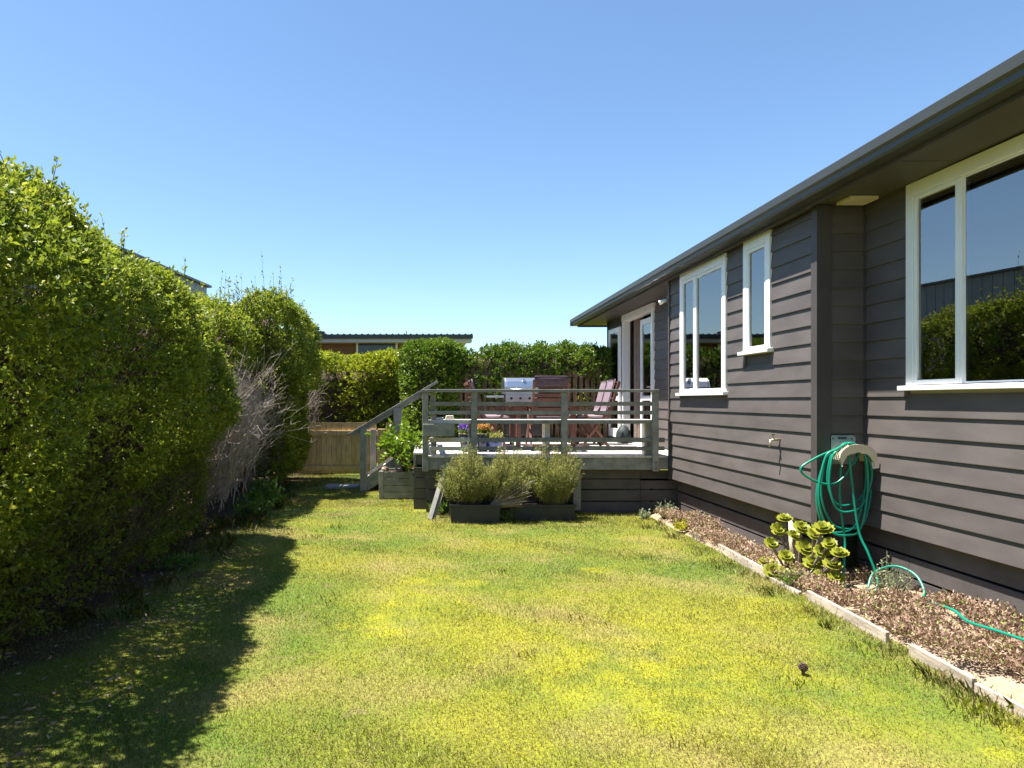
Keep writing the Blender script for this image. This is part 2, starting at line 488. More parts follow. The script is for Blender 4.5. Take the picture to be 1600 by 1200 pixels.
def core(name, x0, x1, y0, y1, z0, z1, amp, seed, m, parent):
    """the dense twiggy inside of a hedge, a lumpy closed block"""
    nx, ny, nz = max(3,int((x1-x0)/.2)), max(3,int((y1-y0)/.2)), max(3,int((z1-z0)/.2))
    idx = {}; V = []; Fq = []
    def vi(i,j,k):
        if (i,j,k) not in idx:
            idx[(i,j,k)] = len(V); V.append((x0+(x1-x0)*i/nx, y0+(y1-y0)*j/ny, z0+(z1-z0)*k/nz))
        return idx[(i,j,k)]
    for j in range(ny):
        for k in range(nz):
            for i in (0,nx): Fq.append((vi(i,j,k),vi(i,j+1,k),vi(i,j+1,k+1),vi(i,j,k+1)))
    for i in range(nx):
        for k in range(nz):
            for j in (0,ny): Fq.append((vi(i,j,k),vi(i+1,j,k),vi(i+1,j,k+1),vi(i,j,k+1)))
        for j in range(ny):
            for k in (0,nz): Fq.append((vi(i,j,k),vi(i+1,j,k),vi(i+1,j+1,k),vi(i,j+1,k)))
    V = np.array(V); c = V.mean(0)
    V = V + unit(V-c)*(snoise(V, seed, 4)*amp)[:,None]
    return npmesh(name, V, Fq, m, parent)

# ------------------------------------------------------------------ ground
g = G().add([(-150,-60,0),(150,-60,0),(150,300,0),(-150,300,0)], [(0,1,2,3)])
tag(obj('lawn', g, M['lawn']), kind='structure')

def grass():
    N = 700000
    u = rng.uniform(0,1,N)
    a, b, e = 1.7, 13.7, -.35
    Y = (a**e + u*(b**e - a**e))**(1/e)
    X = rng.uniform(-2.75, 2.93, N)
    X = np.where(Y > 9.6, rng.uniform(-2.75, -.05, N), X)
    p = np.stack([X, Y, np.zeros(N)],1)
    edge = X + snoise(p, 51, 2.2)*.45
    keep = rng.uniform(0,1,N) < np.clip((edge+2.55)/.7, .12, 1)
    bare = snoise(p, 77, 3.0)*.6 + snoise(p, 78, 9)*.4
    keep &= rng.uniform(0,1,N) < np.clip(1.1-bare*.75, .3, 1)
    keep &= ~((Y > 9.2) & (Y < 13.2) & (X > -.12))
    p, Y = p[keep], Y[keep]; n = len(p)
    tall = np.clip(snoise(p, 91, 7), 0, 1)**2
    h = rng.gamma(7, .0015, n)*(1 + .6*tall)
    # longer grass along the things the mower misses
    near_edge = ((p[:,0] > 2.72) | ((Y > 8.0) & (Y < 9.1) & (p[:,0] > .1)) | ((Y > 13.1)) | ((p[:,0] < -1.85) & (Y > 7)))
    h = np.where(near_edge, h*rng.uniform(1.0, 2.6, n), h)
    ang = rng.uniform(0, 6.283, n); lean = rng.normal(1.15, .5, n)
    d = np.stack([np.cos(ang)*lean, np.sin(ang)*lean, np.ones(n)],1)
    tip = p + unit(d)*h[:,None]*1.35
    wa = rng.uniform(0, 6.283, n); w = (.0013 + .00030*Y)*rng.uniform(.6,1.3,n)
    s = np.stack([np.cos(wa), np.sin(wa), np.zeros(n)],1)*w[:,None]
    base = p - np.array([0,0,.004])
    v = np.stack([base-s, base+s, tip],1).reshape(-1,3)
    npmesh('grass', v, np.arange(n*3).reshape(-1,3), M['blade'], rnd=np.repeat(rng.uniform(0,1,n),3))
    return bpy.data.objects['grass']
tag(grass(), 'short patchy mown lawn grass, green, mossy yellow and straw', 'grass', kind='stuff')

def tufts():
    spots = []
    for _ in range(18):
        Y = rng.uniform(2.4, 9); X = rng.uniform(-1.6, 2.8)
        spots.append((X, Y, rng.uniform(.02,.08), rng.uniform(.025,.06)))
    for _ in range(34): spots.append((rng.uniform(2.62,2.88), rng.uniform(3,8.3), rng.uniform(.02,.07), rng.uniform(.03,.075)))
    for _ in range(45): spots.append((rng.uniform(-2.5,-1.9), rng.uniform(4.5,12), .07, rng.uniform(.07,.16)))
    P_, H = [], []
    for x,y,r_,h in spots:
        k = rng.integers(12, 45)
        q = rng.normal(0, r_, (k,2))
        P_.append(np.stack([x+q[:,0], y+q[:,1], np.zeros(k)],1)); H.append(np.full(k,h))
    p = np.concatenate(P_); h = np.concatenate(H)*rng.uniform(.5,1.2,len(p)); n = len(p)
    ang = rng.uniform(0,6.283,n); lean = rng.uniform(.1,.8,n)
    o = np.stack([np.cos(ang),np.sin(ang),np.zeros(n)],1)
    mid = p + np.array([0,0,1])*h[:,None]*.6 + o*(lean*h*.35)[:,None]
    tip = p + np.array([0,0,1])*h[:,None]*.9 + o*(lean*h)[:,None]
    s = np.stack([-np.sin(ang),np.cos(ang),np.zeros(n)],1)*.0022
    v = np.stack([p-s, p+s, mid+s*.8, tip, mid-s*.8],1).reshape(-1,3)
    return npmesh('grass_tufts', v, np.arange(n*5).reshape(-1,5), M['blade'], rnd=np.repeat(rng.uniform(0,1,n),5))
tag(tufts(), 'longer green grass tufts scattered in the lawn and along its edges', 'grass', kind='stuff')

# ------------------------------------------------------------------ the dark weatherboard house
XB, XM = 3.27, 3.66            # face of the projecting bay, face of the main wall
Y0, Y1, YE = 5.64, 8.99, 13.4  # near and far end of the bay, far end of the house
ZB = .48                       # bottom of the weatherboards
CV = .15
def soff(Y): return 3.03 + .0105*(13.4-Y)
house = thing('house', (XM, 6, 0), 'dark charcoal weatherboard house with white windows along the lawn', 'house')

WINS_B = [(7.30, 8.594, 1.56), (6.367, 6.896, 1.955)]
WIN_M = (2.7, 5.125, 1.575)
DOOR = (10.72, 12.36, .80)

def segs(y0, y1, zlo, zhi, wins):
    """split a course of boards where a window or door is"""
    cuts = sorted([(a,b) for a,b,s in wins if zhi > s + .02])
    out, y = [], y0
    for a,b in cuts:
        if a > y: out.append((y, a))
        y = max(y, b)
    if y < y1: out.append((y, y1))
    res = []
    for a, b in out:                       # long courses are butted from shorter lengths
        while b - a > 3.4:
            c = a + random.uniform(1.6, 2.9); res.append((a, c-.0012)); a = c+.0012
        res.append((a, b))
    return res

def boards_x(xw, y0, y1, wins):
    k = 0
    while True:
        z = ZB + CV*k
        top = min(z + CV + .02, soff((y0+y1)/2) - .003)
        if z > soff((y0+y1)/2) - .03: break
        for a, b in segs(y0, y1, z, z+CV, wins):
            t = .006 + .016*(1-(top-z)/.17)
            gg = G().prism([(xw, z), (xw-.022, z), (xw-.022, z+.006), (xw-.006, top), (xw, top)], 'y', a, b)
            obj('weatherboard', gg, M['board'], house)
        k += 1
boards_x(XB, Y0+.0, Y1-.03, WINS_B)
boards_x(XM, -2.5, Y0-.004, [WIN_M])
boards_x(XM, Y1+.01, YE-.02, [DOOR])
k = 0
while ZB + CV*k < 3.08:                       # short boards on the near end of the bay
    z = ZB + CV*k; top = min(z+CV+.02, soff(Y0)-.004)
    obj('weatherboard', G().prism([(Y0, z), (Y0-.022, z), (Y0-.022, z+.006), (Y0-.006, top), (Y0, top)], 'x', XB+.085, XM-.024), M['board'], house)
    k += 1
# corner covers
zt = soff(Y0)-.004
obj('corner_cover', G().box(XB-.034, XB+.085, Y0-.036, Y0-.001, ZB-.02, zt).box(XB-.034, XB-.0225, Y0-.001, Y0+.05, ZB-.02, zt), M['trimdark'], house, bevel=.002)
obj('corner_cover', G().box(XB-.034, XB-.001, Y1-.03, Y1+.012, ZB-.02, soff(Y1)-.004), M['trimdark'], house, bevel=.002)
obj('corner_cover', G().box(XM-.034, XM+.03, YE-.02, YE+.02, ZB-.02, soff(YE)-.004), M['trimdark'], house, bevel=.002)
obj('corner_bead', G().box(XM-.030, XM-.0225, Y0-.032, Y0-.0225, ZB, zt), M['trimdark'], house)

# wall linings with openings, so the rooms are dark
def lining(x, y0, y1, wins, th=.09):
    gg = G(); y = y0
    for a,b,s in sorted(wins):
        if a > y: gg.box(x, x+th, y, a, ZB, soff(y)+.02)
        gg.box(x, x+th, a, b, ZB, s)
        y = b
    if y < y1: gg.box(x, x+th, y, y1, ZB, soff(y1)+.02)
    return gg
obj('wall_lining', lining(XB+.001, Y0+.001, Y1, WINS_B), M['trimdark'], house)
obj('wall_lining', lining(XM+.001, -2.5, Y0-.001, [WIN_M]), M['inside'], house)
obj('wall_lining', lining(XM+.001, Y1+.001, YE, [DOOR]), M['inside'], house)
obj('wall_lining', G().box(XB+.092, XM+.09, Y0+.0015, Y0+.08, ZB, zt), M['trimdark'], house)
obj('wall_lining', G().box(XB+.092, XM+.0005, Y1-.08, Y1-.0015, ZB, zt), M['trimdark'], house)
obj('end_wall', G().box(XM+.092, 9.0, YE-.1, YE-.002, ZB, 3.03).box(XM+.092, 9.0, -2.5, -2.4, ZB, 3.1).box(9.0,9.1,-2.5,YE,ZB,3.1), M['inside'], house)
obj('room_floor', G().box(XM+.092, 8.99, -2.39, YE-.11, .70, .78).box(XB+.093, XM+.09, Y0+.09, Y1-.09, .70, .78), M['insidefloor'], house)
obj('room_ceiling', G().box(XM+.092, 8.99, -2.39, YE-.11, 3.16, 3.2), M['inside'], house)
for yy in (5.9, 9.6):
    obj('partition_wall', G().box(XM+.1, 8.9, yy, yy+.1, .79, 3.15), M['inside'], house)

# eaves: soffit, fascia, gutter, roof
YN = -2.9; YF = 13.95; XF = 3.17
def sheared(gg):
    gg.v = [(x, y, z + .0105*(13.4-y)) for x,y,z in gg.v]; return gg
obj('soffit', sheared(G().box(XF+.02, 3.9, YN, YF-.02, 3.03, 3.042).box(3.9, 9.6, YE-.05, YF-.02, 3.03, 3.042)), M['soffit'], house)
for yj in (2.2, 4.62, 7.0, 9.4, 11.8):
    obj('soffit_joint', sheared(G().box(XF+.02, XM-.03 if not (Y0<yj<Y1) else XB-.04, yj, yj+.006, 3.0275, 3.0297)), M['trimdark'], house)
obj('fascia', sheared(G().box(XF, XF+.0195, YN, YF, 3.005, 3.15).box(XF+.02, 9.6, YF-.0195, YF, 3.005, 3.15)), M['trimdark'], house)
prof = [(XF-.002,3.17),(XF-.002,3.035),(XF-.10,3.035),(XF-.115,3.05),(XF-.118,3.085),(XF-.138,3.10),(XF-.138,3.165),(XF-.128,3.172),(XF-.124,3.165),(XF-.124,3.11),(XF-.105,3.095),(XF-.10,3.05),(XF-.012,3.05),(XF-.012,3.17)]
obj('gutter', sheared(G().prism(prof, 'y', YN, YF+.03)), M['gutter'], house)
obj('gutter', sheared(G().box(XF-.13, 9.6, YF+.032, YF+.13, 3.04, 3.165)), M['gutter'], house)
rz = math.tan(R(15))
gg = G().add([(XF-.06,YN,3.165),(XF-.06,YF+.05,3.165),(6.4,YF-3.2,3.165+3.2*rz),(6.4,YN,3.165+3.2*rz),(9.7,YN,3.165),(9.7,YF+.05,3.165)],
             [(0,1,2,3),(3,2,5,4),(1,5,2)])
obj('roof', sheared(gg), M['roof'], house)

# skirting boards under the walls
for x, a, b in ((XM+.06, -2.5, Y0+.2), (XB+.09, Y0+.10, Y1+.0)):
    for i in range(3):
        z = .005 + i*.158
        cuts = np.arange(a, b, 1.93).tolist() + [b]
        for c0, c1 in zip(cuts[:-1], cuts[1:]):
            if c1-c0 < .05: continue
            obj('skirting_board', G().box(x, x+.02, c0+.002, c1-.002, z, z+.138), M['skirt'], house)
    obj('foundation_lining', G().box(x+.05, x+.09, a, b, 0, ZB), M['blackmetal'], house)
obj('floor_underside', G().box(XB+.002, XM+.3, Y0, Y1, ZB-.0, ZB+.03), M['skirt'], house)
for yy in (5.85, 7.2, 8.6):
    obj('foundation_pile', G().box(XB+.24, XB+.34, yy, yy+.1, 0, ZB-.001), M['skirt'], house)
obj('waste_pipe', G().tube([(XB+.05, Y0+.06, 0), (XB+.05, Y0+.06, ZB)], .025, 12), M['greyplastic'], house, smooth=True)
obj('waste_pipe', G().tube([(XB+.03, Y0+.42, 0), (XB+.03, Y0+.42, ZB)], .045, 12), M['cream'], house, smooth=True)

def window(x, y0, y1, zs, zt, split, fixed_first, sill_pad=.035):
    """white framed window in a wall facing -X; split is where casement and fixed light meet"""
    w = bpy.data.objects.new('window', None); link(w, house); w.location = Vector((x, y0, zs)) - wloc(house)
    T = .072
    xo = x - .034
    fr = G()
    fr.box(xo, x+.05, y0, y0+T, zs+.04, zt).box(xo, x+.05, y1-T, y1, zs+.04, zt)
    fr.box(xo, x+.05, y0+T, y1-T, zt-.10, zt)
    obj('frame', fr, M['white'], w, bevel=.003)
    obj('sill', G().prism([(x+.05, zs+.04),(x-.075, zs+.034),(x-.075, zs+.0),(x+.05, zs+.0)], 'y', y0-sill_pad, y1+sill_pad), M['white'], w, bevel=.003)
    lo, hi = zs+.042, zt-.102
    ys = [y0+T+.002] + ([split] if split else []) + [y1-T-.002]
    if split:
        obj('mullion', G().box(xo+.006, x+.05, split-.011, split+.011, lo, hi), M['white'], w, bevel=.002)
    for i in range(len(ys)-1):
        a = ys[i] + (.0125 if i > 0 else 0); b = ys[i+1] - (.0125 if i < len(ys)-2 else 0)
        is_sash = (b-a) < .75
        fw = .032 if is_sash else .012
        xs = xo+.004 if is_sash else xo+.02
        s = G()
        s.box(xs, x+.035, a, a+fw, lo, hi).box(xs, x+.035, b-fw, b, lo, hi)
        s.box(xs, x+.035, a+fw, b-fw, lo, lo+fw*1.1).box(xs, x+.035, a+fw, b-fw, hi-fw, hi)
        obj('sash', s, M['white'], w, bevel=.003)
        obj('pane', G().box(x-.012, x-.006, a+fw-.004, b-fw+.004, lo+fw, hi-fw), M['glass'], w)
    return w
window(XB, *WINS_B[0][:2], WINS_B[0][2], soff(8)-.005, 8.13, False)
window(XB, *WINS_B[1][:2], WINS_B[1][2], soff(6.6)-.005, None, False)
window(XM, WIN_M[0], WIN_M[1], WIN_M[2], soff(5)-.005, 4.61, False)

# french doors
d = bpy.data.objects.new('door_frame', None); link(d, house); d.location = Vector((XM, 11.5, .8)) - wloc(house)
za, zb = .80, 2.92
a, b = DOOR[0], DOOR[1]
obj('jamb', G().box(XM-.05, XM+.08, a, a+.07, za, zb), M['white'], d, bevel=.003)
obj('jamb', G().box(XM-.05, XM+.08, b-.07, b, za, zb), M['white'], d, bevel=.003)
obj('head', G().box(XM-.055, XM+.08, a-.02, b+.02, zb+.001, zb+.12), M['white'], d, bevel=.003)
obj('threshold', G().box(XM-.08, XM+.08, a, b, za-.03, za-.001), M['palegrey'], d)
obj('upper_lining', G().box(XM+.0, XM+.06, a, b, zb+.121, soff(11.5)-.004), M['trimdark'], d)
def leaf(y0, y1, x, z0=.83, z1=2.84):
    l = bpy.data.objects.new('french_door', None); link(l, house); l.location = Vector((x, y0, z0)) - wloc(house)
    fw = .085
    s = G().box(x-.02, x+.02, y0, y0+fw, z0, z1).box(x-.02, x+.02, y1-fw, y1, z0, z1)
    s.box(x-.02, x+.02, y0+fw, y1-fw, z0, z0+.16).box(x-.02, x+.02, y0+fw, y1-fw, z1-fw, z1).box(x-.02, x+.02, y0+fw, y1-fw, 1.50, 1.58)
    obj('stile_frame', s, M['white'], l, bevel=.003)
    obj('pane', G().box(x-.004, x+.004, y0+fw-.004, y1-fw+.004, z0+.16, 1.50), M['glass'], l)
    obj('pane', G().box(x-.004, x+.004, y0+fw-.004, y1-fw+.004, 1.58, z1-fw), M['glass'], l)
    obj('handle', G().tube([(x-.02, y0+.04, 1.72), (x-.06, y0+.04, 1.72), (x-.06, y0+.13, 1.72)], .009, 8), M['steel'], l, smooth=True)
leaf(12.34, 13.06, XM-.085)                     # folded back flat against the wall
leaf(10.80, 11.40, XM-.005)                     # still shut

# ------------------------------------------------------------------ things on the house
def curtain(name, x, y0, y1, z0, z1, m, label, waves=7):
    n = waves*8; gg = G(); vs = []; fs = []
    for i in range(n+1):
        t = i/n; y = y0+(y1-y0)*t; xx = x + .03*math.sin(t*waves*6.283) + .012*math.sin(t*17)
        vs += [(xx,y,z0),(xx,y,z1)]
    for i in range(n): fs.append((2*i,2*i+2,2*i+3,2*i+1))
    gg.add(vs, fs)
    return tag(obj(name, gg, m, smooth=True), label, 'curtain')
curtain('curtain', XM+.085, 4.50, 5.04, .95, 3.0, M['curtain'], 'pale drawn curtain behind the casement of the large near window')
curtain('curtain', XM+.16, 11.9, 12.25, .80, 2.95, M['curtainbrown'], 'taupe curtain hanging inside the open french doors', 4)

sl = thing('soffit_vent', (3.47, 5.45, soff(5.4)-.02), 'small square vent coloured cream for lawn bounce light under the soffit by the bay corner', 'vent')
obj('frame', G().box(3.36,3.58,5.36,5.385,3.085,3.109).box(3.36,3.58,5.515,5.54,3.085,3.109).box(3.36,3.385,5.386,5.514,3.085,3.109).box(3.555,3.58,5.386,5.514,3.085,3.109), M['cream'], sl)  # white plastic, with the lawn's yellow bounce light put into its colour
for i in range(4):
    obj('louvre', G().box(3.386,3.554,5.393+i*.031,5.410+i*.031,3.092,3.100), M['cream'], sl)

fl = thing('security_light', (3.22, 9.08, 2.83), 'white and black security light under the eave above the deck', 'lamp')
obj('mount', G().box(3.25,3.30,9.003,9.09,2.80,2.90), M['blackmetal'], fl, bevel=.006)
obj('lamp_head', G().tube([(3.25,9.06,2.84),(3.20,9.07,2.82),(3.15,9.08,2.80)], [.018,.026,.032], 12), M['white'], fl, smooth=True)

tp = thing('garden_tap', (XB-.03, 6.21, 1.14), 'small brass garden tap sticking out of the bay wall', 'tap')
obj('body', G().tube([(XB-.005,6.21,1.15),(XB-.06,6.21,1.145),(XB-.10,6.22,1.14)], .011, 10).tube([(XB-.10,6.22,1.145),(XB-.105,6.22,1.10),(XB-.108,6.22,1.075)], .009, 10), M['brass'], tp, smooth=True)
obj('handle', G().tube([(XB-.075,6.21,1.15),(XB-.085,6.21,1.185)], .006, 8).beam((XB-.11,6.19,1.195),(XB-.06,6.23,1.188),.012,.012), M['brass'], tp)
obj('wall_plate', G().lathe([(.001,0),(.03,0),(.03,.006),(.001,.006)], (0,0,0), 14), M['brass'], tp)
bpy.data.objects['wall_plate'].rotation_euler = (0, R(90), 0); bpy.data.objects['wall_plate'].location = (.004, 0, .008)

hh = thing('hose_hanger', (3.44, 5.6, 1.1), 'cream hose hook on a grey plate at the bay corner', 'hook')
YP = Y0-.024
obj('back_plate', G().prism([(3.345,.98),(3.555,.98),(3.555,1.20),(3.535,1.215),(3.365,1.215),(3.345,1.20)], 'y', YP-.012, YP), M['greyplastic'], hh)
obj('slot', G().box(3.41,3.48,YP-.016,YP-.0125,1.185,1.2).box(3.365,3.372,YP-.016,YP-.0125,1.18,1.195).box(3.52,3.527,YP-.016,YP-.0125,1.18,1.195), M['blackmetal'], hh)
vs, fs = [], []
na = 12
for j, yy in enumerate((YP-.013, YP-.17)):
    for i in range(na+1):
        t = i/na; ang = math.pi*(1-t)
        cx = 3.47 + .125*math.cos(ang)*(1+.12*j); zz = 1.075 + .06*math.sin(ang)**.6 - .05*abs(math.cos(ang))**3 - (.03 if 0 else 0)
        vs.append((cx, yy, zz))
        vs.append((cx*.0 + 3.47 + (cx-3.47)*.93, yy, zz-.018))
for i in range(na):
    a0 = 2*i; b0 = 2*(na+1)+2*i
    fs += [(a0,a0+2,b0+2,b0),(a0+1,b0+1,b0+3,a0+3),(a0,a0+1,a0+3,a0+2),(b0,b0+2,b0+3,b0+1)]
obj('cradle', G().add(vs, fs), M['cream'], hh)
vs = []; fs = []
for i in range(na+1):                                   # upturned front lip
    t = i/na; ang = math.pi*(1-t)
    cx = 3.47 + .15*math.cos(ang); zz = 1.08 + .06*math.sin(ang)**.6 - .05*abs(math.cos(ang))**3
    wob = .006*math.sin(i*2.4)
    vs += [(cx,YP-.171,zz+.012),(cx,YP-.186,zz+.012),(3.47+(cx-3.47)*.85,YP-.171,zz-.055+wob),(3.47+(cx-3.47)*.85,YP-.186,zz-.055+wob)]
for i in range(na):
    o = 4*i; fs += [(o,o+4,o+5,o+1),(o+1,o+5,o+7,o+3),(o+3,o+7,o+6,o+2),(o+2,o+6,o+4,o)]
obj('front_lip', G().add(vs, fs), M['cream'], hh)

def smooth_path(pts, n=10):
    pts = [Vector(p) for p in pts]; out = []
    for i in range(len(pts)-1):
        p0 = pts[max(i-1,0)]; p1 = pts[i]; p2 = pts[i+1]; p3 = pts[min(i+2,len(pts)-1)]
        for k in range(n):
            t = k/n
            out.append(.5*((2*p1)+(p2-p0)*t+(2*p0-5*p1+4*p2-p3)*t*t+(3*p1-p0-3*p2+p3)*t**3))
    out.append(pts[-1]); return out

hs = thing('garden_hose', (3.45, 5.4, 0), 'green garden hose coiled on the hook and trailing along the bed', 'hose')
def hp(x, y, Y): X, Z = P(x, y, Y); return (X, Y, Z)
coil = []
loops = [(1308,1348,1293,1358,790), (1305,1345,1283,1362,826), (1312,1346,1276,1352,832), (1303,1342,1251,1330,757), (1310,1347,1296,1362,800), (1306,1344,1279,1356,836)]
for i, (xa, xb, xl, xr, yb) in enumerate(loops):
    Yk = 5.585 - .026*i
    Yk2 = Yk - .012
    xm = (xl+xr)/2 + (8 if i % 2 else -6)
    coil += [hp(xa, 703, Yk), hp((xa+xl)/2-3, 716, Yk), hp(xl, 703+(yb-703)*.55, Yk), hp(xl+(xm-xl)*.35, yb-8, Yk2), hp(xm, yb, Yk2), hp(xr-(xr-xm)*.35, yb-12, Yk2), hp(xr, 703+(yb-703)*.45, Yk2), hp((xb+xr)/2+3, 716, Yk2), hp(xb, 703, Yk2), hp((xa+xb)/2, 692, Yk2)]
obj('coil', G().tube(smooth_path(coil, 7), .0095, 8), M['hose'], hs, smooth=True)
tail = [hp(1325,695,5.46), hp(1332,760,5.44), hp(1342,830,5.42), (3.50,5.36,.30), (3.53,5.30,.12), (3.47,5.24,.03), (3.40,5.22,.02), (3.44,5.27,.06), (3.52,5.32,.16), (3.62,5.24,.23), (3.68,5.10,.20), (3.66,4.98,.10), (3.58,4.95,.05), (3.49,5.0,.05), (3.45,4.90,.08), (3.44,4.65,.13), (3.42,4.4,.15), (3.36,4.2,.14), (3.37,4.0,.15), (3.40,3.75,.15), (3.42,3.3,.14), (3.38,2.6,.12), (3.40,1.6,.12)]
obj('trailing_end', G().tube(smooth_path(tail, 8), .0095, 8), M['hose'], hs, smooth=True)
tail2 = [hp(1318,697,5.52), hp(1312,770,5.5), hp(1320,845,5.48), (3.36,5.44,.22), (3.33,5.40,.08), (3.34,5.36,.03), (3.40,5.30,.025)]
obj('hanging_end', G().tube(smooth_path(tail2, 8), .0095, 8), M['hose'], hs, smooth=True)

# ------------------------------------------------------------------ deck
deck = thing('deck', (1.7, 10.9, 0), 'raised weathered timber deck with slatted railing against the house', 'deck')
ZD = .775
x = -.12
while x < 3.58:
    obj('deck_board', G().box(x, min(x+.134, 3.60), 8.985 if x > -.01 else 9.5, 12.95, ZD-.025, ZD) if x < 3.2 else G().box(x, min(x+.134,3.60), 9.02, 12.95, ZD-.025, ZD), M['deck'], deck, bevel=.002)
    x += .139
obj('fascia_board', G().box(0, 3.24, 9.005, 9.04, .59, ZD-.026), M['grey_wood'], deck, bevel=.003)
obj('fascia_board', G().box(-.12, -.085, 9.5, 12.95, .59, ZD-.026), M['grey_wood'], deck, bevel=.003)
for i in range(4):
    obj('skirting_board', G().box(-.10, -.08, 9.5, 11.3, .004+i*.146, .14+i*.146), M['skirt'], deck)
    obj('skirting_board', G().box(-.12, .05, 9.42, 9.44, .004+i*.146, .14+i*.146), M['skirt'], deck)
for yy in (9.6, 10.5, 11.5, 12.6):
    obj('joist', G().box(-.08, 3.55, yy, yy+.05, .60, ZD-.027), M['grey_wood'], deck)
for xx in (.1, 1.7, 3.1):
    obj('bearer_post', G().box(xx, xx+.1, 9.2, 9.3, 0, .59), M['brown_paling'], deck)
obj('bearer_post', G().box(2.0, 2.1, 9.05, 9.13, .05, .589), M['grey_wood'], deck)
for i in range(4):
    z = .0 + i*.157
    for c0, c1 in ((.05,1.52),(1.524,2.92),(2.924,3.56)):
        if z+.14 > .62: continue
        if z > .4: z -= .015
        obj('skirting_board', G().box(c0, c1, 9.15, 9.17, z+.004, z+.142), M['skirt'], deck)
obj('skirting_board', G().box(.05, 1.9, 9.155, 9.17, .475, .57), M['brown_paling'], deck)
for xx, m_ in ((0.0,'grey_wood'), (.64,'grey_wood'), (1.82,'grey_wood'), (3.015,'grey_wood')):
    obj('railing_post', G().box(xx, xx+.078, 8.93, 8.984, .575, 1.612), M[m_], deck, bevel=.004)
for zz in (.61,.69):
    obj('bolt', G().tube([(3.054,8.93,zz),(3.054,8.915,zz)], .012, 8), M['wire'], deck)
obj('handrail', G().box(-.01, 3.09, 8.90, 9.04, 1.613, 1.648), M['grey_wood'], deck, bevel=.004)
for z0, z1, xr in ((1.432,1.484,3.02),(1.318,1.366,3.02)):
    obj('rail', G().box(.09, xr+.06, 8.986, 9.018, z0, z1), M['grey_wood'], deck, bevel=.003)
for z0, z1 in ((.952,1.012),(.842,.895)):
    obj('rail', G().box(.09, .635, 8.986, 9.018, z0, z1), M['pale_wood'], deck, bevel=.003)  # sunlit look of these two rails put into a paler timber colour
    obj('rail', G().box(.642, 3.19, 8.986, 9.018, z0, z1), M['grey_wood'], deck, bevel=.003)
obj('bench_front_board', G().box(.642, 3.07, 8.986, 9.018, 1.196, 1.2465), M['grey_wood'], deck, bevel=.003)
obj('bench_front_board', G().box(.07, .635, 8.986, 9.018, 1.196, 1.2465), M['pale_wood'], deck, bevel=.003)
obj('bench_end_board', G().box(.005, .42, 8.90, 8.928, 1.035, 1.195), M['grey_wood'], deck, bevel=.004)
for i in range(3):
    obj('bench_slat', G().box(.07, 3.07, 9.022+i*.118, 9.132+i*.118, 1.212, 1.246), M['deck'], deck, bevel=.003)
for xx in (.12, .62, 1.63, 2.99):
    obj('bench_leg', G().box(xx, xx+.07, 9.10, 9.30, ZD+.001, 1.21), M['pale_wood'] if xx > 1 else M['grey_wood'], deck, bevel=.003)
for xx in (.11, 2.96):
    obj('inner_post', G().box(xx, xx+.07, 9.022, 9.09, ZD+.001, 1.61) if xx < 1 else G().box(xx, xx+.06, 9.022, 9.09, ZD+.001, 1.20), M['grey_wood'], deck, bevel=.003)
for z0 in (1.432, 1.318, .952, .842):
    obj('side_rail', G().box(.03, .06, 9.04, 11.2, z0, z0+.05), M['grey_wood'], deck, bevel=.003)
obj('railing_post', G().box(.0, .08, 11.2, 11.28, .60, 1.612), M['grey_wood'], deck, bevel=.004)

st = thing('steps', (-.5, 11.8, 0), 'grey timber steps with sloping handrail at the end of the deck', 'steps')
for i in range(3):
    x0 = -.98+i*.285; zt_ = .15+i*.205
    for q in range(2):
        obj('tread', G().box(x0+q*.145, x0+.14+q*.145, 11.38, 12.45, zt_-.035, zt_), M['deck'], st, bevel=.003)
    obj('riser', G().box(x0+.285, x0+.305, 11.40, 12.43, max(0,zt_+.001), zt_+.168), M['grey_wood'], st)
for yy in (11.33, 12.46):
    obj('stringer', G().beam((-1.0,yy,.06),(-.1,yy,.68),.04,.2), M['grey_wood'], st)
obj('handrail', G().beam((-1.23,11.32,.93),(.25,11.32,1.815),.10,.04), M['grey_wood'], st, bevel=.004)
obj('handrail_support', G().beam((-1.15,11.32,.93),(.12,11.32,1.69),.04,.08), M['grey_wood'], st, bevel=.003)
obj('post', G().box(-1.03,-.92,11.27,11.36,0,1.06), M['grey_wood'], st, bevel=.005)
obj('post', G().box(-.48,-.34,11.27,11.36,0,1.38), M['grey_wood'], st, bevel=.005)
obj('post', G().box(-.95,-.85,12.5,12.6,0,.98), M['grey_wood'], st, bevel=.005)

for k, (p, q) in enumerate((((.09,8.62,.0),(.30,8.97,.62)), ((.14,8.66,0),(.345,8.97,.58)))):
    t = thing('leaning_plank', p, ('shorter' if k else 'longer') + ' old plank leaning against the deck ' + ('nearest the rosemary' if k else 'beside the wooden planter'), 'plank')
    obj('plank', G().beam(p, q, .055-.01*k, .02, up=(0,-1,.5)), M['grey_wood'], t, bevel=.002)

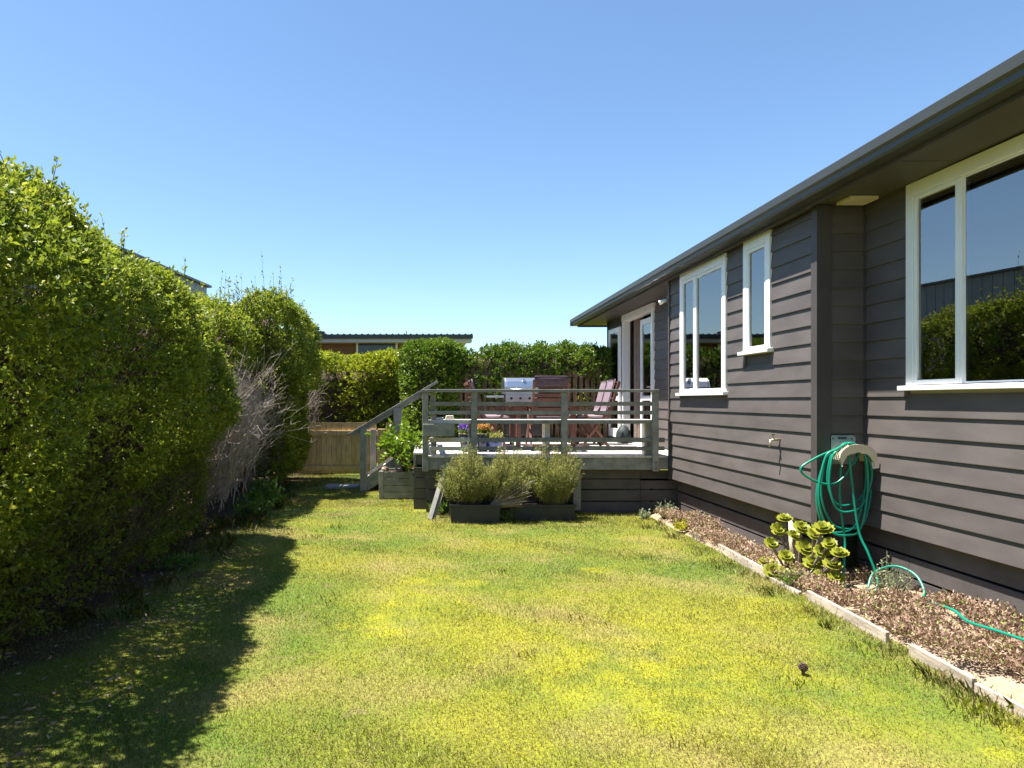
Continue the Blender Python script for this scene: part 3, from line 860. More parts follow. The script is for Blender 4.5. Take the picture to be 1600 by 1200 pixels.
# wooden planter with a lemon tree
pl = thing('wooden_planter', (-.33, 10.6, 0), 'low weathered timber planter box at the corner of the deck', 'planter')
x0, x1, y0, y1 = -.66, .02, 10.36, 10.95
for i in range(4):
    z = .01+i*.103
    obj('plank', G().box(x0+.07, x1-.07, y0+.012+.004*(i%2), y0+.035, z, z+.098), M['grey_wood'], pl, bevel=.003)
    obj('plank', G().box(x0+.012, x0+.035, y0+.04, y1, z, z+.098), M['grey_wood'], pl, bevel=.003)
    obj('plank', G().box(x1-.035, x1-.012, y0+.04, y1, z, z+.098), M['grey_wood'], pl, bevel=.003)
    obj('plank', G().box(x0+.04, x1-.04, y1-.03, y1-.005, z, z+.098), M['grey_wood'], pl, bevel=.003)
for xx in (x0, x1-.068):
    obj('corner_post', G().box(xx, xx+.068, y0, y0+.04, 0, .43), M['grey_wood'], pl, bevel=.004)
obj('brace', G().beam((-.2,y0-.012,.42),(-.03,y0-.012,.02),.02,.07,up=(1,0,0)), M['grey_wood'], pl, bevel=.003)
obj('soil_fill', G().box(x0+.036, x1-.036, y0+.036, y1-.031, .3, .39), M['potsoil'], pl)
def rock(name, c, r_, m, parent=None, seed=0, squash=.7):
    rr = np.random.default_rng(seed)
    n = 10; gg = G(); V = []
    for i in range(6):
        for k_ in range(n):
            th = math.pi*(i+.5)/6; ph = 2*math.pi*k_/n
            q = r_*rr.uniform(.78,1.15)
            V.append((c[0]+q*math.sin(th)*math.cos(ph), c[1]+q*math.sin(th)*math.sin(ph), c[2]+q*squash*math.cos(th)))
    Fs = [(i*n+k_, i*n+(k_+1)%n, (i+1)*n+(k_+1)%n, (i+1)*n+k_) for i in range(5) for k_ in range(n)]
    Fs += [tuple(range(n-1,-1,-1)), tuple(5*n+k_ for k_ in range(n))]
    return obj(name, gg.add(V, Fs), m, parent, smooth=False)
tag(rock('stone', (-.57,10.45,.45), .062, M['stone'], seed=3), 'brown stone on the planter corner nearest the steps', 'stone')
tag(rock('stone', (-.03,10.42,.46), .06, M['stone'], seed=4), 'brown stone on the planter corner next to the deck post', 'stone')

lem = thing('lemon_tree', (-.28, 10.6, .38), 'young lemon tree with bright green leaves in the wooden planter', 'tree')
gg = G()
tips = []
for i in range(11):
    a_ = rng.uniform(0,6.28); r_ = rng.uniform(.1,.32)
    tip = Vector((-.28+r_*math.cos(a_), 10.6+r_*math.sin(a_), rng.uniform(.62,1.02)))
    gg.tube([(-.28,10.6,.36), (-.28+.3*r_*math.cos(a_),10.6+.3*r_*math.sin(a_),.58), tip], [.013,.008,.003], 6); tips.append(tip)
obj('trunk', gg, M['bark'], lem, smooth=True)
base = np.concatenate([np.array(t)[None,:] + rng.normal(0,.075,(16,3)) for t in tips])
v, f, q = sprigs(base, base-np.array([-.28,10.6,.6]), 6, .10, .085, .04, spread=.7)
npmesh('crown', v, f, M['lf_lemon'], lem, q)

# black planters with rosemary
def rosemary(name, cx, cy, w, h, z0, label, seed, n=420, dead=False, lean=0):
    r = np.random.default_rng(seed)
    t = thing(name, (cx, cy, z0), label, 'shrub')
    a = r.uniform(0,6.28,n); rad = np.sqrt(r.uniform(0,1,n))
    p0 = np.stack([cx+np.cos(a)*rad*w*.22, cy+np.sin(a)*rad*.14, np.full(n,z0)],1)
    hh_ = h*(1-.28*rad**3)*r.uniform(.55,1.12,n)*(1+.16*np.sin(a*2+seed)+.10*np.sin(a*5+seed*2))
    p1 = np.stack([cx+lean*hh_+np.cos(a)*rad*w*(.5+.08*np.sin(a*3+seed))+r.normal(0,.025,n), cy+np.sin(a)*rad*.32, z0+hh_],1)
    v, f = twigs(p0, p1, .004, .002)
    npmesh('stems', v, f, M['bark'], t)
    per = 75
    tt = r.uniform(.28,1.04,(n,per,1))
    p = (p0[:,None]+(p1-p0)[:,None]*tt).reshape(-1,3) + r.normal(0,.008,(n*per,3))
    d = np.repeat(p1-p0, per, 0); d = unit(d)*.7 + unit(r.normal(size=d.shape))*.9
    v, f = leafgeo(p, d, .030, .0055, r)
    tone = np.clip(np.repeat(r.normal(.45,.2,n),per)+r.normal(0,.15,n*per),0,1)
    npmesh('foliage', v, f, M['lf_rose'], t, np.repeat(tone,4))
    if dead:
        m_ = 70
        a0 = np.stack([np.full(m_,cx-.05)+r.normal(0,.03,m_), np.full(m_,cy-.14), np.full(m_,z0+.02)+r.uniform(0,.05,m_)],1)
        a1 = a0 + np.stack([r.uniform(.12,.45,m_), r.uniform(-.16,-.02,m_), r.uniform(.02,.34,m_)],1)
        v, f = twigs(a0, a1, .005, .002); npmesh('bare_branches', v, f, M['deadtwig'], t)
    return t
def trough(x0, x1, y0, y1, h, label):
    t = thing('planter_trough', ((x0+x1)/2, (y0+y1)/2, 0), label, 'planter')
    s = .02
    obj('front_side', G().prism([(x0+s,0),(x1-s,0),(x1,h),(x0,h)], 'y', y0, y0+.012), M['blackplastic'], t)
    obj('back_side', G().prism([(x0+s,0),(x1-s,0),(x1,h),(x0,h)], 'y', y1-.012, y1), M['blackplastic'], t)
    for xa, xb, sg in ((x0, x0+s, 1), (x1, x1-s, -1)):
        obj('end_side', G().prism([(xb,0.001),(xb+.012*sg,0.001),(xa+.012*sg,h),(xa,h)], 'y', y0+.0125, y1-.0125), M['blackplastic'], t)
    obj('rim', G().box(x0-.008,x1+.008,y0-.010,y0-.0005,h-.025,h+.004), M['blackplastic'], t, bevel=.003)
    obj('soil_fill', G().box(x0+.03, x1-.03, y0+.013, y1-.013, h-.08, h-.03), M['potsoil'], t)
trough(.335, .955, 8.34, 8.66, .225, 'black plastic trough planter nearest the leaning planks')
trough(1.09, 1.91, 8.52, 8.84, .20, 'black plastic trough planter under the rounded rosemary bush')
rosemary('rosemary_bush', .55, 8.53, .62, .62, .17, 'bushy olive green rosemary at the planks end of the trough', 11, 420)
rosemary('rosemary_bush', .93, 8.55, .50, .60, .17, 'rosemary with bare grey branches sprawling from the middle of the row', 12, 330, True, .1)
rosemary('rosemary_bush', 1.18, 8.6, .36, .62, .15, 'narrow bright green upright rosemary between the two troughs', 13, 240)
rosemary('rosemary_bush', 1.64, 8.68, .66, .66, .15, 'rounded rosemary bush standing apart nearest the house', 14, 480)

# ------------------------------------------------------------------ furniture on the deck
def chair_proto():
    """folding slatted armchair, sitter looks along +X, origin on the floor under the seat"""
    t = bpy.data.objects.new('garden_chair', None); link(t, None)
    K = M['kwila']
    for i in range(6):
        obj('seat_slat', G().box(-.20+i*.075, -.135+i*.075, -.23, .23, .43, .448), K, t)
    for i in range(7):
        z = .50+i*.068; xx = -.24-(z-.45)*.27
        obj('back_slat', G().box(xx-.010, xx+.008, -.225, .225, z, z+.055), K, t)
    for s in (-1,1):
        obj('back_post', G().beam((-.20,s*.245,.38),(-.385,s*.245,1.0),.03,.04), K, t)
        obj('leg', G().beam((.22,s*.25,.64),(-.24,s*.25,0),.028,.04), K, t)
        obj('leg', G().beam((-.24,s*.275,.60),(.20,s*.275,0),.026,.04), K, t)
        obj('armrest', G().box(-.32, .26, s*.265-.03, s*.265+.03, .645, .668), K, t)
    obj('top_rail', G().box(-.405,-.375,-.26,.26,.975,1.02), K, t)
    obj('stretcher', G().box(-.20,-.17,-.25,.25,.07,.10), K, t)
    return t
proto = chair_proto()
def copy_tree(o, parent=None):
    c = o.copy(); link(c, parent)
    for ch in o.children:
        cc = ch.copy(); link(cc, c)
    return c
def pad(parent_loc, rz, label, back=True, seat=True, m='mauve', over=False):
    gg = G()
    def slab(c, u, v, w, hu, hv, hw):
        c, u, v, w = map(Vector, (c,u,v,w)); n = 8
        V = []; Fq = []
        for sgn in (-1,1):
            for i in range(n+1):
                for j in range(n+1):
                    a_ = -1+2*i/n; b_ = -1+2*j/n
                    puff = (1-abs(a_)**4)*(1-abs(b_)**4)
                    V.append(c + u*hu*a_ + v*hv*b_ + w*hw*sgn*(.35+.65*puff))
        N1 = (n+1)**2
        for i in range(n):
            for j in range(n):
                q = [i*(n+1)+j, (i+1)*(n+1)+j, (i+1)*(n+1)+j+1, i*(n+1)+j+1]
                Fq += [tuple(q), tuple(N1+k_ for k_ in reversed(q))]
        for i in range(n):
            for a_, b_ in (((i)*(n+1), (i+1)*(n+1)), ((i+1)*(n+1)+n, i*(n+1)+n), (i+1, i), (n*(n+1)+i, n*(n+1)+i+1)):
                Fq.append((a_, b_, N1+b_, N1+a_))
        gg.add(V, Fq)
    if seat: slab((.01,0,.475),(1,0,0),(0,1,0),(0,0,1),.22,.225,.026)
    if back: slab((-.275,0,.80),(-.26,0,.965),(0,1,0),(.965,0,.26),.27,.17,.028)
    if over: slab((-.375,0,1.0),(.26,0,-.965),(0,1,0),(.965,0,.26),.075,.235,.05)
    o = obj('chair_cushion', gg, M[m], smooth=True)
    o.location = parent_loc; o.rotation_euler.z = rz
    return tag(o, label, 'cushion')
spots = [((1.82,10.02,ZD), R(90), 'brown slatted chair on the lawn side of the table, its back to the railing'),
         ((1.10,10.68,ZD), 0, 'brown folding chair at the blue pots end of the table, nearer the railing'),
         ((1.10,11.25,ZD), 0, 'brown folding chair at the pots end of the table, nearer the barbecue'),
         ((2.62,10.68,ZD), R(180), 'brown folding chair at the door end of the table, nearer the railing'),
         ((2.70,11.4,ZD), R(180), 'brown folding chair at the door end of the table, nearer the picket fence')]
for i, (l, a_, lab) in enumerate(spots):
    c = proto if i == 0 else copy_tree(proto)
    c.location = l; c.rotation_euler.z = a_
    tag(c, lab, 'chair', 'chairs around the deck table')
pad(spots[0][0], spots[0][1], 'dark plum cushion folded over the chair facing away from the lawn', True, True, 'darkcushion', True)
pad(spots[1][0], 0, 'mauve cushion on the pots end chair nearer the railing')
pad(spots[2][0], 0, 'mauve cushion on the pots end chair nearer the barbecue')
pad(spots[3][0], R(180), 'mauve cushion on the door end chair nearer the railing')
pad(spots[4][0], R(180), 'mauve cushion on the door end chair nearer the picket fence')

tb = thing('outdoor_table', (1.92, 10.95, ZD), 'red brown hardwood dining table in the middle of the deck', 'table')
for i in range(9):
    obj('top_slat', G().box(1.36, 2.46, 10.45+i*.112, 10.555+i*.112, 1.405, 1.43), M['kwila'], tb, bevel=.003)
obj('apron', G().box(1.42,2.40,10.50,10.53,1.33,1.404), M['kwila'], tb)
obj('apron', G().box(1.42,2.40,11.38,11.41,1.33,1.404), M['kwila'], tb)
obj('apron', G().box(1.42,1.45,10.531,11.379,1.33,1.404), M['kwila'], tb)
obj('apron', G().box(2.37,2.40,10.531,11.379,1.33,1.404), M['kwila'], tb)
for xx, yy in ((1.45,10.54),(2.30,10.54),(1.45,11.30),(2.30,11.30)):
    obj('leg', G().box(xx, xx+.07, yy, yy+.07, ZD, 1.404), M['kwila'], tb, bevel=.003)

bq = thing('barbecue', (1.8, 12.3, ZD), 'stainless steel hooded barbecue against the picket fence', 'barbecue')
hoodp = [(12.02,1.62),(12.02,1.74),(12.07,1.84),(12.16,1.90),(12.34,1.915),(12.48,1.88),(12.56,1.80),(12.58,1.62)]
obj('hood', G().prism(hoodp, 'x', 1.47, 2.12), M['steel'], bq, bevel=.008)
obj('hood_end', G().prism([(y_, z_+.002) for y_, z_ in hoodp], 'x', 1.445, 1.469).prism([(y_, z_+.002) for y_, z_ in hoodp], 'x', 2.121, 2.145), M['steel'], bq)
obj('hood_handle', G().tube([(1.55,12.0,1.70),(1.55,11.96,1.70),(2.04,11.96,1.70),(2.04,12.0,1.70)], .012, 8), M['steel'], bq, smooth=True)
obj('temperature_gauge', G().tube([(1.795,12.075,1.855),(1.795,12.055,1.865)], .03, 14), M['steel'], bq)
obj('control_panel', G().box(1.46,2.13,11.99,12.02,1.47,1.61), M['steel'], bq, bevel=.005)
obj('firebox', G().box(1.47,2.12,12.021,12.57,1.40,1.618), M['blackmetal'], bq)
for xx in (1.56,1.72,1.88,2.03):
    obj('knob', G().tube([(xx,11.99,1.54),(xx,11.955,1.54)], .022, 12), M['blackmetal'], bq)
obj('side_shelf', G().box(1.13,1.44,12.03,12.50,1.555,1.59), M['steel'], bq, bevel=.006)
obj('side_shelf', G().box(2.15,2.46,12.03,12.50,1.555,1.59), M['steel'], bq, bevel=.006)
obj('cabinet', G().box(1.49,2.10,12.05,12.55,.88,1.399), M['blackmetal'], bq, bevel=.005)
for xx in (1.52, 2.02):
    obj('caster', G().lathe([(.001,-.02),(.05,-.02),(.05,.02),(.001,.02)], (xx,12.3,ZD+.055), 14), M['blackmetal'], bq)

def pot(name, cx, cy, r_, h, m, label, kind):
    t = thing(name, (cx, cy, ZD), label, 'pot plant')
    obj('pot', G().lathe([(.001,0),(r_*.62,0),(r_*.75,h*.2),(r_*.95,h*.75),(r_,h*.95),(r_*.92,h*.95),(r_*.86,h*.8),(.001,h*.8)], (cx,cy,ZD), 22), M[m], t, smooth=True)
    obj('rim', G().lathe([(r_*.9,h*.955),(r_*1.04,h*.955),(r_*1.05,h*1.01),(r_*.9,h*1.01),(r_*.9,h*.955)], (cx,cy,ZD), 22), M['potrim'] if m=='navypot' else M[m], t, smooth=True)
    n = 90
    a_ = rng.uniform(0,6.28,n); q = np.sqrt(rng.uniform(0,1,n))*r_*.8
    b0 = np.stack([cx+np.cos(a_)*q, cy+np.sin(a_)*q, np.full(n, ZD+h*.8)],1)
    v, f, s_ = sprigs(b0, np.tile([0,0,1.],(n,1)), 8, .10, .05, .014)
    npmesh('foliage', v, f, M['lf_rose'] if kind=='dry' else M['lf_weed'], t, s_)
    if kind in ('purple','orange'):
        b1 = b0 + np.array([0,0,.10]) + rng.normal(0,.02,(n,3))
        v, f, s_ = sprigs(b1, np.tile([0,0,1.],(n,1)), 7, .07, .028, .02)
        npmesh('flowers', v, f, M['flower_'+kind], t, s_)
pot('potted_flowers', .62, 9.72, .10, .26, 'navypot', 'navy pot with purple flowers on the deck behind the railing post', 'purple')
pot('potted_flowers', .86, 9.72, .10, .26, 'navypot', 'navy pot with dry orange flowers on the deck', 'orange')
pot('potted_plant', 1.03, 9.70, .13, .19, 'bluepot', 'wide bright blue bowl with straggly growth on the deck', 'dry')

t = thing('small_tray', (.23, 9.15, 1.247), 'small blue topped tray lying on the bench seat', 'tray')
obj('tray_body', G().box(.15,.28,9.06,9.24,1.2475,1.275), M['white'], t, bevel=.004)
obj('blue_top', G().box(.165,.265,9.07,9.23,1.2755,1.279), M['navyglass'], t)
tag(obj('small_box', G().prism([(.305,1.2475),(.43,1.2475),(.415,1.30),(.32,1.30)], 'y', 9.08, 9.22), M['pale_wood'], bevel=.004), 'small pale box on the bench seat next to the blue topped tray', 'box')
tag(obj('dark_bag', G().lathe([(.001,0),(.11,0),(.135,.08),(.12,.19),(.07,.27),(.03,.30),(.001,.30)], (3.46,11.75,ZD+.001), 14), M['bag'], smooth=True), 'dark slumped bag on the deck at the open door', 'bag')

# ------------------------------------------------------------------ picket fence with jasmine behind the deck
pf = thing('picket_fence', (1.9, 13.05, 0), 'dark brown picket fence half covered by jasmine behind the deck', 'fence')
xx = .35
while xx < 3.5:
    zt_ = 2.12 + rng.uniform(-.02,.02)
    obj('picket', G().box(xx, xx+.072, 13.04, 13.06, .08, zt_), M['brown_paling'], pf)
    xx += .115
for zz in (.65, 1.3, 1.95):
    obj('rail', G().box(.3, 3.55, 13.062, 13.10, zz, zz+.08), M['brown_paling'], pf)
for xx in (.3, 1.9, 3.5):
    obj('post', G().box(xx, xx+.09, 13.102, 13.19, 0, 2.15), M['brown_paling'], pf)

def foliage_block(t, box, n, per, ll, lw, m, seed, amp=.12, faces='FTBEN', density=None, sc=1.6, up=.25, length=.09, rad=.3, warp=None):
    p, o, lump = hedge_shell(*box, n, amp, seed, faces, sc, rad)
    keep = rng.uniform(0,1,len(p)) < np.clip(.72 + lump*.55, .12, 1)
    if density is not None: keep &= rng.uniform(0,1,len(p)) < density(p)
    p, o = p[keep], o[keep]
    if warp is not None: p = warp(p)
    v, f, q = sprigs(p, o, per, length, ll, lw, up=up, shift=snoise(p, seed+7, 2.0)*.10 + snoise(p, seed+8, 7)*.10)
    return npmesh('foliage', v, f, M[m], t, q), p, o

jz = thing('jasmine_climber', (1.9, 13.1, 0), 'jasmine with small white flowers spilling over the picket fence', 'climber')
dj = lambda p: np.clip(.15 + (p[:,2]-1.55+snoise(p,5,5)*.25)*2.2, .05, 1)
_, p, o = foliage_block(jz, (.55,3.75,12.86,13.45,1.25,2.50), 7000, 9, .05, .024, 'lf_dark', 21, .12, density=dj)
v, f, q = sprigs(p[::14], o[::14], 4, .05, .03, .022); npmesh('flowers', v, f, M['flower_white'], jz, q)
b0 = np.stack([rng.uniform(.4,3.5,60), np.full(60,13.02), np.full(60,.5)],1); b1 = b0 + np.stack([rng.normal(0,.2,60), np.zeros(60)+.02, rng.uniform(.9,1.6,60)],1)
v, f = twigs(b0, b1, .008, .003); npmesh('stems', v, f, M['bark'], jz)
core('inner_branches', .8, 3.6, 13.12, 13.38, 1.75, 2.32, .05, 5, M['twig'], jz)

dh = thing('clipped_shrub', (.15, 12.9, 0), 'tall dark glossy green clipped shrub beside the steps', 'shrub')
_, p, o = foliage_block(dh, (-.36,.66,12.5,13.4,.25,2.58), 8000, 9, .05, .026, 'lf_dark', 22, .10)
v, f, q = sprigs(p[::60], o[::60], 3, .05, .03, .022); npmesh('flowers', v, f, M['flower_white'], dh, q)
core('inner_branches', -.1, .42, 12.75, 13.2, .1, 2.2, .05, 6, M['twig'], dh)

# ------------------------------------------------------------------ low timber fence and gate at the back
tf = thing('paling_fence', (-1.8, 13.8, 0), 'low tan timber paling fence at the back of the lawn', 'fence')
xx = -2.85
while xx < -.93:
    obj('paling', G().box(xx, xx+.098, 13.80, 13.82, .03, 1.06+rng.uniform(-.008,.008)), M['tan_wood'], tf)
    xx += .1015
for z0 in (.80, .09):
    obj('rail', G().box(-2.8, -.90, 13.755, 13.799, z0, z0+.095), M['tan_wood'], tf, bevel=.003)
obj('post', G().box(-2.93,-2.81,13.70,13.79,0,.98), M['tan_wood'], tf, bevel=.004)
obj('post', G().box(-.90,-.75,13.70,13.80,0,.93), M['tan_wood'], tf, bevel=.004)
gt = thing('timber_gate', (-.4, 13.8, 0), 'tan timber gate with diagonal brace behind the steps', 'gate')
xx = -.74
while xx < .2:
    obj('paling', G().box(xx, xx+.098, 13.80, 13.82, .06, 1.05), M['tan_wood'], gt)
    xx += .1035
for z0 in (.80, .12):
    obj('rail', G().box(-.73, .2, 13.757, 13.799, z0, z0+.09), M['tan_wood'], gt, bevel=.003)
obj('brace', G().beam((-.68,13.777,.80),(.1,13.777,.25),.04,.08), M['tan_wood'], gt, bevel=.003)

rh = thing('hedge', (-1.0, 15, 0), 'clipped yellow green hedge behind the low timber fence', 'hedge')
foliage_block(rh, (-2.9,4.2,14.1,15.3,.4,2.42), 19000, 8, .06, .03, 'lf_far', 31, .10, faces='FTEN')
core('inner_branches', -2.5, 3.9, 14.5, 15.0, .2, 2.1, .08, 8, M['twig'], rh)

# ------------------------------------------------------------------ neighbours
nb = thing('neighbour_house', (-1.5, 24, 0), 'low brown clad neighbouring house with dark roof beyond the hedge', 'house')
YH = 22.0
for i in range(22):
    z = .3+i*.148
    for c0, c1 in ((-7.5,-2.13),(-.80,.95)):
        obj('cladding_board', G().box(c0, c1, YH, YH+.03, z, z+.143), M['cedar'], nb)
obj('wall', G().box(-7.5, .95, YH+.031, YH+7, 0, 3.4), M['trimdark'], nb)
obj('cladding_board', G().box(-2.129,-.801, YH, YH+.03, .3, 2.7), M['cedar'], nb)
obj('window_pane', G().box(-2.07,-.86, YH-.01, YH+.029, 2.76, 3.33), M['navyglass'], nb)
obj('window_frame', G().box(-2.13,-2.072,YH-.03,YH+.029,2.70,3.36).box(-.858,-.80,YH-.03,YH+.029,2.70,3.36).box(-2.071,-.859,YH-.03,YH+.029,2.70,2.758), M['white'], nb)
obj('fascia', G().box(-8, 1.55, YH-.6, YH-.57, 3.33, 3.45), M['palegrey'], nb)
obj('gutter', G().box(-8, 1.58, YH-.68, YH-.603, 3.44, 3.56), M['gutter'], nb)
gg = G(); xs_ = np.arange(-8, 1.56, .19)
for x_ in xs_:
    gg.prism([(x_,3.575),(x_+.02,3.60),(x_+.05,3.60),(x_+.07,3.575)], 'y', YH-.66, YH+7)
obj('roof_rib', gg, M['roof'], nb); nb.children[-1]['kind'] = 'stuff'
obj('roof', G().box(-8, 1.58, YH-.65, YH+7, 3.561, 3.574), M['roof'], nb)
obj('roof_vent', G().box(-3.42,-3.26,YH+.3,YH+.46,3.6,3.68).box(-3.48,-3.20,YH+.24,YH+.52,3.68,3.76), M['trimdark'], nb)
obj('downpipe', G().tube([(.0,YH-.55,3.44),(.0,YH-.1,3.2),(.0,YH-.08,.2)], .035, 8), M['trimdark'], nb)
obj('aerial', G().tube([(-.52,YH+.3,3.57),(-.52,YH+.3,3.78)], .012, 6), M['trimdark'], nb)
obj('soffit', G().box(-8,1.55,YH-.569,YH-.001,3.345,3.36), M['palegrey'], nb)

sh = thing('neighbour_shed', (-7.5, 14, 0), 'blue grey metal building showing above the near hedge', 'building')
for i in range(34):
    y_ = 8.0+i*.2868
    zt_ = 4.28 + (y_-12)*.035
    obj('cladding_sheet', G().prism([(-5.6,y_),(-5.6,y_+.27),(-5.63,y_+.2775),(-5.63,y_+.2865),(-5.7,y_+.2865),(-5.7,y_)], 'z', 0, zt_), M['neighbour'], sh)
obj('end_wall', G().box(-10, -5.705, 17.6, 17.75, 0, 4.3), M['neighbour'], sh)
obj('near_wall', G().box(-10, -5.705, 8.0, 8.1, 0, 4.0), M['neighbour'], sh)
obj('roof', G().add([(-5.5,7.9,4.15),(-5.5,17.85,4.50),(-10,17.85,4.3),(-10,7.9,3.95),(-5.5,7.9,4.10),(-5.5,17.85,4.45),(-10,17.85,4.25),(-10,7.9,3.9)], [(0,1,2,3),(7,6,5,4),(0,4,5,1),(1,5,6,2),(2,6,7,3),(3,7,4,0)]), M['roof'], sh)

# ------------------------------------------------------------------ big hedges on the fence line
h1 = thing('hedge', (-3.0, 4.2, 0), 'tall thick green hedge filling the near side opposite the house', 'hedge')
hd = lambda p: np.clip(.45 + (p[:,2] - .45 + snoise(p,64,2.2)*.45)*.6, .50, 1)*np.where(p[:,2] > 1.9, 1, np.clip(.8+snoise(p,65,3)*.4,.3,1))
def warp1(p):
    # the clipped top falls away slightly, the foot is drawn back to the fence line
    p = p.copy()
    p[:,0] -= np.where(p[:,0] > -2.9, .52*np.clip((1.45-p[:,2])/1.1, 0, 1), 0)
    p[:,2] *= 1 - .024*np.clip(p[:,1]-3.6, 0, 4.2)
    p[:,0] -= .035*np.clip(p[:,1]-3.5, -1, 4.5)
    return p
foliage_block(h1, (-3.9,-1.98,-.5,7.6,.06,2.76), 42000, 10, .036, .018, 'lf_hedge', 41, .17, faces='FTBE', density=hd, length=.11, rad=.7, warp=warp1, sc=1.5)
hl = lambda p: np.clip(.75+snoise(p,68,3)*.5,.2,1)
foliage_block(h1, (-3.3,-2.36,.5,7.5,.02,1.15), 9000, 8, .034, .015, 'lf_hedge', 49, .10, faces='F', density=hl, length=.12, up=.5)
# long shoots above the clipped top
n = 420
b0 = np.stack([rng.uniform(-3.4,-2.15,n), rng.uniform(.5,7.7,n), rng.uniform(2.55,2.72,n)],1)
b0[:,2] *= 1 - .026*np.clip(b0[:,1]-3.6, 0, 4.2)
b0 = b0[snoise(b0,71,3) > -.1]; n = len(b0)
b1 = b0 + np.stack([rng.normal(0,.05,n), rng.normal(0,.05,n), np.minimum(rng.gamma(3,.05,n)+.04,.3)],1)
v1, f1 = twigs(b0, b1, .003, .0015)
npmesh('shoots', v1, f1, M['bark'], h1)['kind'] = 'stuff'
per = 14
tt = rng.uniform(.1,1.05,(n,per,1)); p = (b0[:,None]+(b1-b0)[:,None]*tt).reshape(-1,3)
v, f = leafgeo(p, np.repeat(b1-b0,per,0)*2+rng.normal(size=(n*per,3))*.6, .042, .018)
npmesh('shoot_leaves', v, f, M['lf_hedge'], h1, np.repeat(rng.uniform(.4,1,n*per),4))
core('inner_branches', -3.55, -2.72, 0, 7.2, .22, 2.15, .12, 9, M['twig'], h1)
n = 9000
b0 = np.stack([rng.uniform(-3.1,-2.4,n), rng.uniform(.5,7.6,n), rng.uniform(.0,2.2,n)**1.0],1)
b1 = b0 + np.stack([rng.uniform(-.05,.42,n), rng.normal(0,.2,n), rng.uniform(.05,.5,n)],1)
b1[:,0] = np.minimum(b1[:,0], -2.05)
v, f = twigs(b0, b1, .0045, .0015); npmesh('twigs', v, f, M['bark'], h1)
for i in range(15):
    y_ = .6+i*.49+rng.uniform(-.1,.1); x_ = -2.95+rng.uniform(-.12,.12)
    obj('trunk', G().tube([(x_,y_,0),(x_+rng.uniform(-.05,.05),y_+rng.uniform(-.06,.06),.5),(x_+rng.uniform(-.1,.1),y_+rng.uniform(-.1,.1),1.1)], [.045,.035,.025], 8), M['bark'], h1, smooth=True)

h2 = thing('hedge', (-2.8, 11.6, 0), 'tall leafy hedge behind the dead grey brush', 'hedge')
hd2 = lambda p: np.clip(.25 + (p[:,2]-1.7 + snoise(p,66,2.5)*.3)*1.2, .22, 1)
foliage_block(h2, (-4.1,-1.95,10.6,13.0,1.75,3.0), 7500, 9, .05, .025, 'lf_hedge', 43, .22, faces='FTNEB', length=.11)
foliage_block(h2, (-3.6,-2.28,11.0,13.2,.15,2.1), 5200, 9, .045, .022, 'lf_hedge', 44, .14, faces='FNE')
foliage_block(h2, (-3.9,-2.5,7.9,10.9,1.9,2.75), 4200, 9, .05, .025, 'lf_hedge', 47, .2, faces='FTB', length=.11)
n = 130
b0 = np.stack([rng.uniform(-3.2,-2.1,n), rng.uniform(10.3,12.4,n), rng.uniform(2.85,3.05,n)],1)
b1 = b0 + np.stack([rng.normal(0,.06,n), rng.normal(0,.06,n), rng.gamma(3,.07,n)+.05],1)
v1, f1 = twigs(b0, b1, .004, .0015); npmesh('shoots', v1, f1, M['bark'], h2)['kind'] = 'stuff'
tt = rng.uniform(.1,1.05,(n,per,1)); p = (b0[:,None]+(b1-b0)[:,None]*tt).reshape(-1,3)
v, f = leafgeo(p, np.repeat(b1-b0,per,0)*2+rng.normal(size=(n*per,3))*.6, .05, .02)
npmesh('shoot_leaves', v, f, M['lf_hedge'], h2, np.repeat(rng.uniform(.3,.9,n*per),4))
core('inner_branches', -3.7, -2.45, 11.1, 12.7, .3, 2.75, .1, 10, M['twig'], h2)
core('inner_branches', -3.7, -2.9, 8.0, 11.0, .9, 2.5, .1, 11, M['twig'], h2)

def brush(name, label, c, n, spread, h, seed, lean):
    r = np.random.default_rng(seed)
    t = thing(name, (c[0],c[1],0), label, 'dead shrub')
    P0, P1, R0, R1 = [], [], [], []
    for i in range(n):
        a0 = np.array([c[0]+r.normal(0,.16), c[1]+r.normal(0,spread*.55), r.uniform(.15,.95)])
        dirv = np.array([lean[0]+r.normal(0,.20), lean[1]+r.normal(0,.40), 1.0])
        L_ = h*r.uniform(.35,1.0)*(1.5-a0[2]*.5)/1.5; p = a0; segn = 4
        rad = .0075
        for s_ in range(segn):
            q = p + dirv/np.linalg.norm(dirv)*L_/segn
            P0.append(p); P1.append(q); R0.append(rad); R1.append(rad*.75); rad *= .75
            for _ in range(3):
                e = q + (dirv/np.linalg.norm(dirv) + r.normal(0,.55,3))*r.uniform(.08,.26)
                P0.append(q); P1.append(e); R0.append(.003); R1.append(.0012)
                for _ in range(2):
                    e2 = e + (dirv*.5 + r.normal(0,.6,3))*r.uniform(.04,.12)
                    P0.append(e); P1.append(e2); R0.append(.002); R1.append(.001)
            p = q; dirv = dirv + r.normal(0,.16,3) + np.array([.05,.0,-.03])*.6
    v, f = twigs(np.array(P0), np.array(P1), np.array(R0), np.array(R1))
    npmesh('dead_branches', v, f, M['deadtwig'], t)
brush('dead_brush', 'mass of dead grey branches between the two big hedges', (-2.78, 9.0, 0), 760, 1.15, 1.5, 5, (.02,.0))
brush('dead_brush', 'smaller strip of dead grey twigs beside the yellow green hedge', (-2.62, 13.95, 0), 70, .10, 1.8, 6, (.03,0))

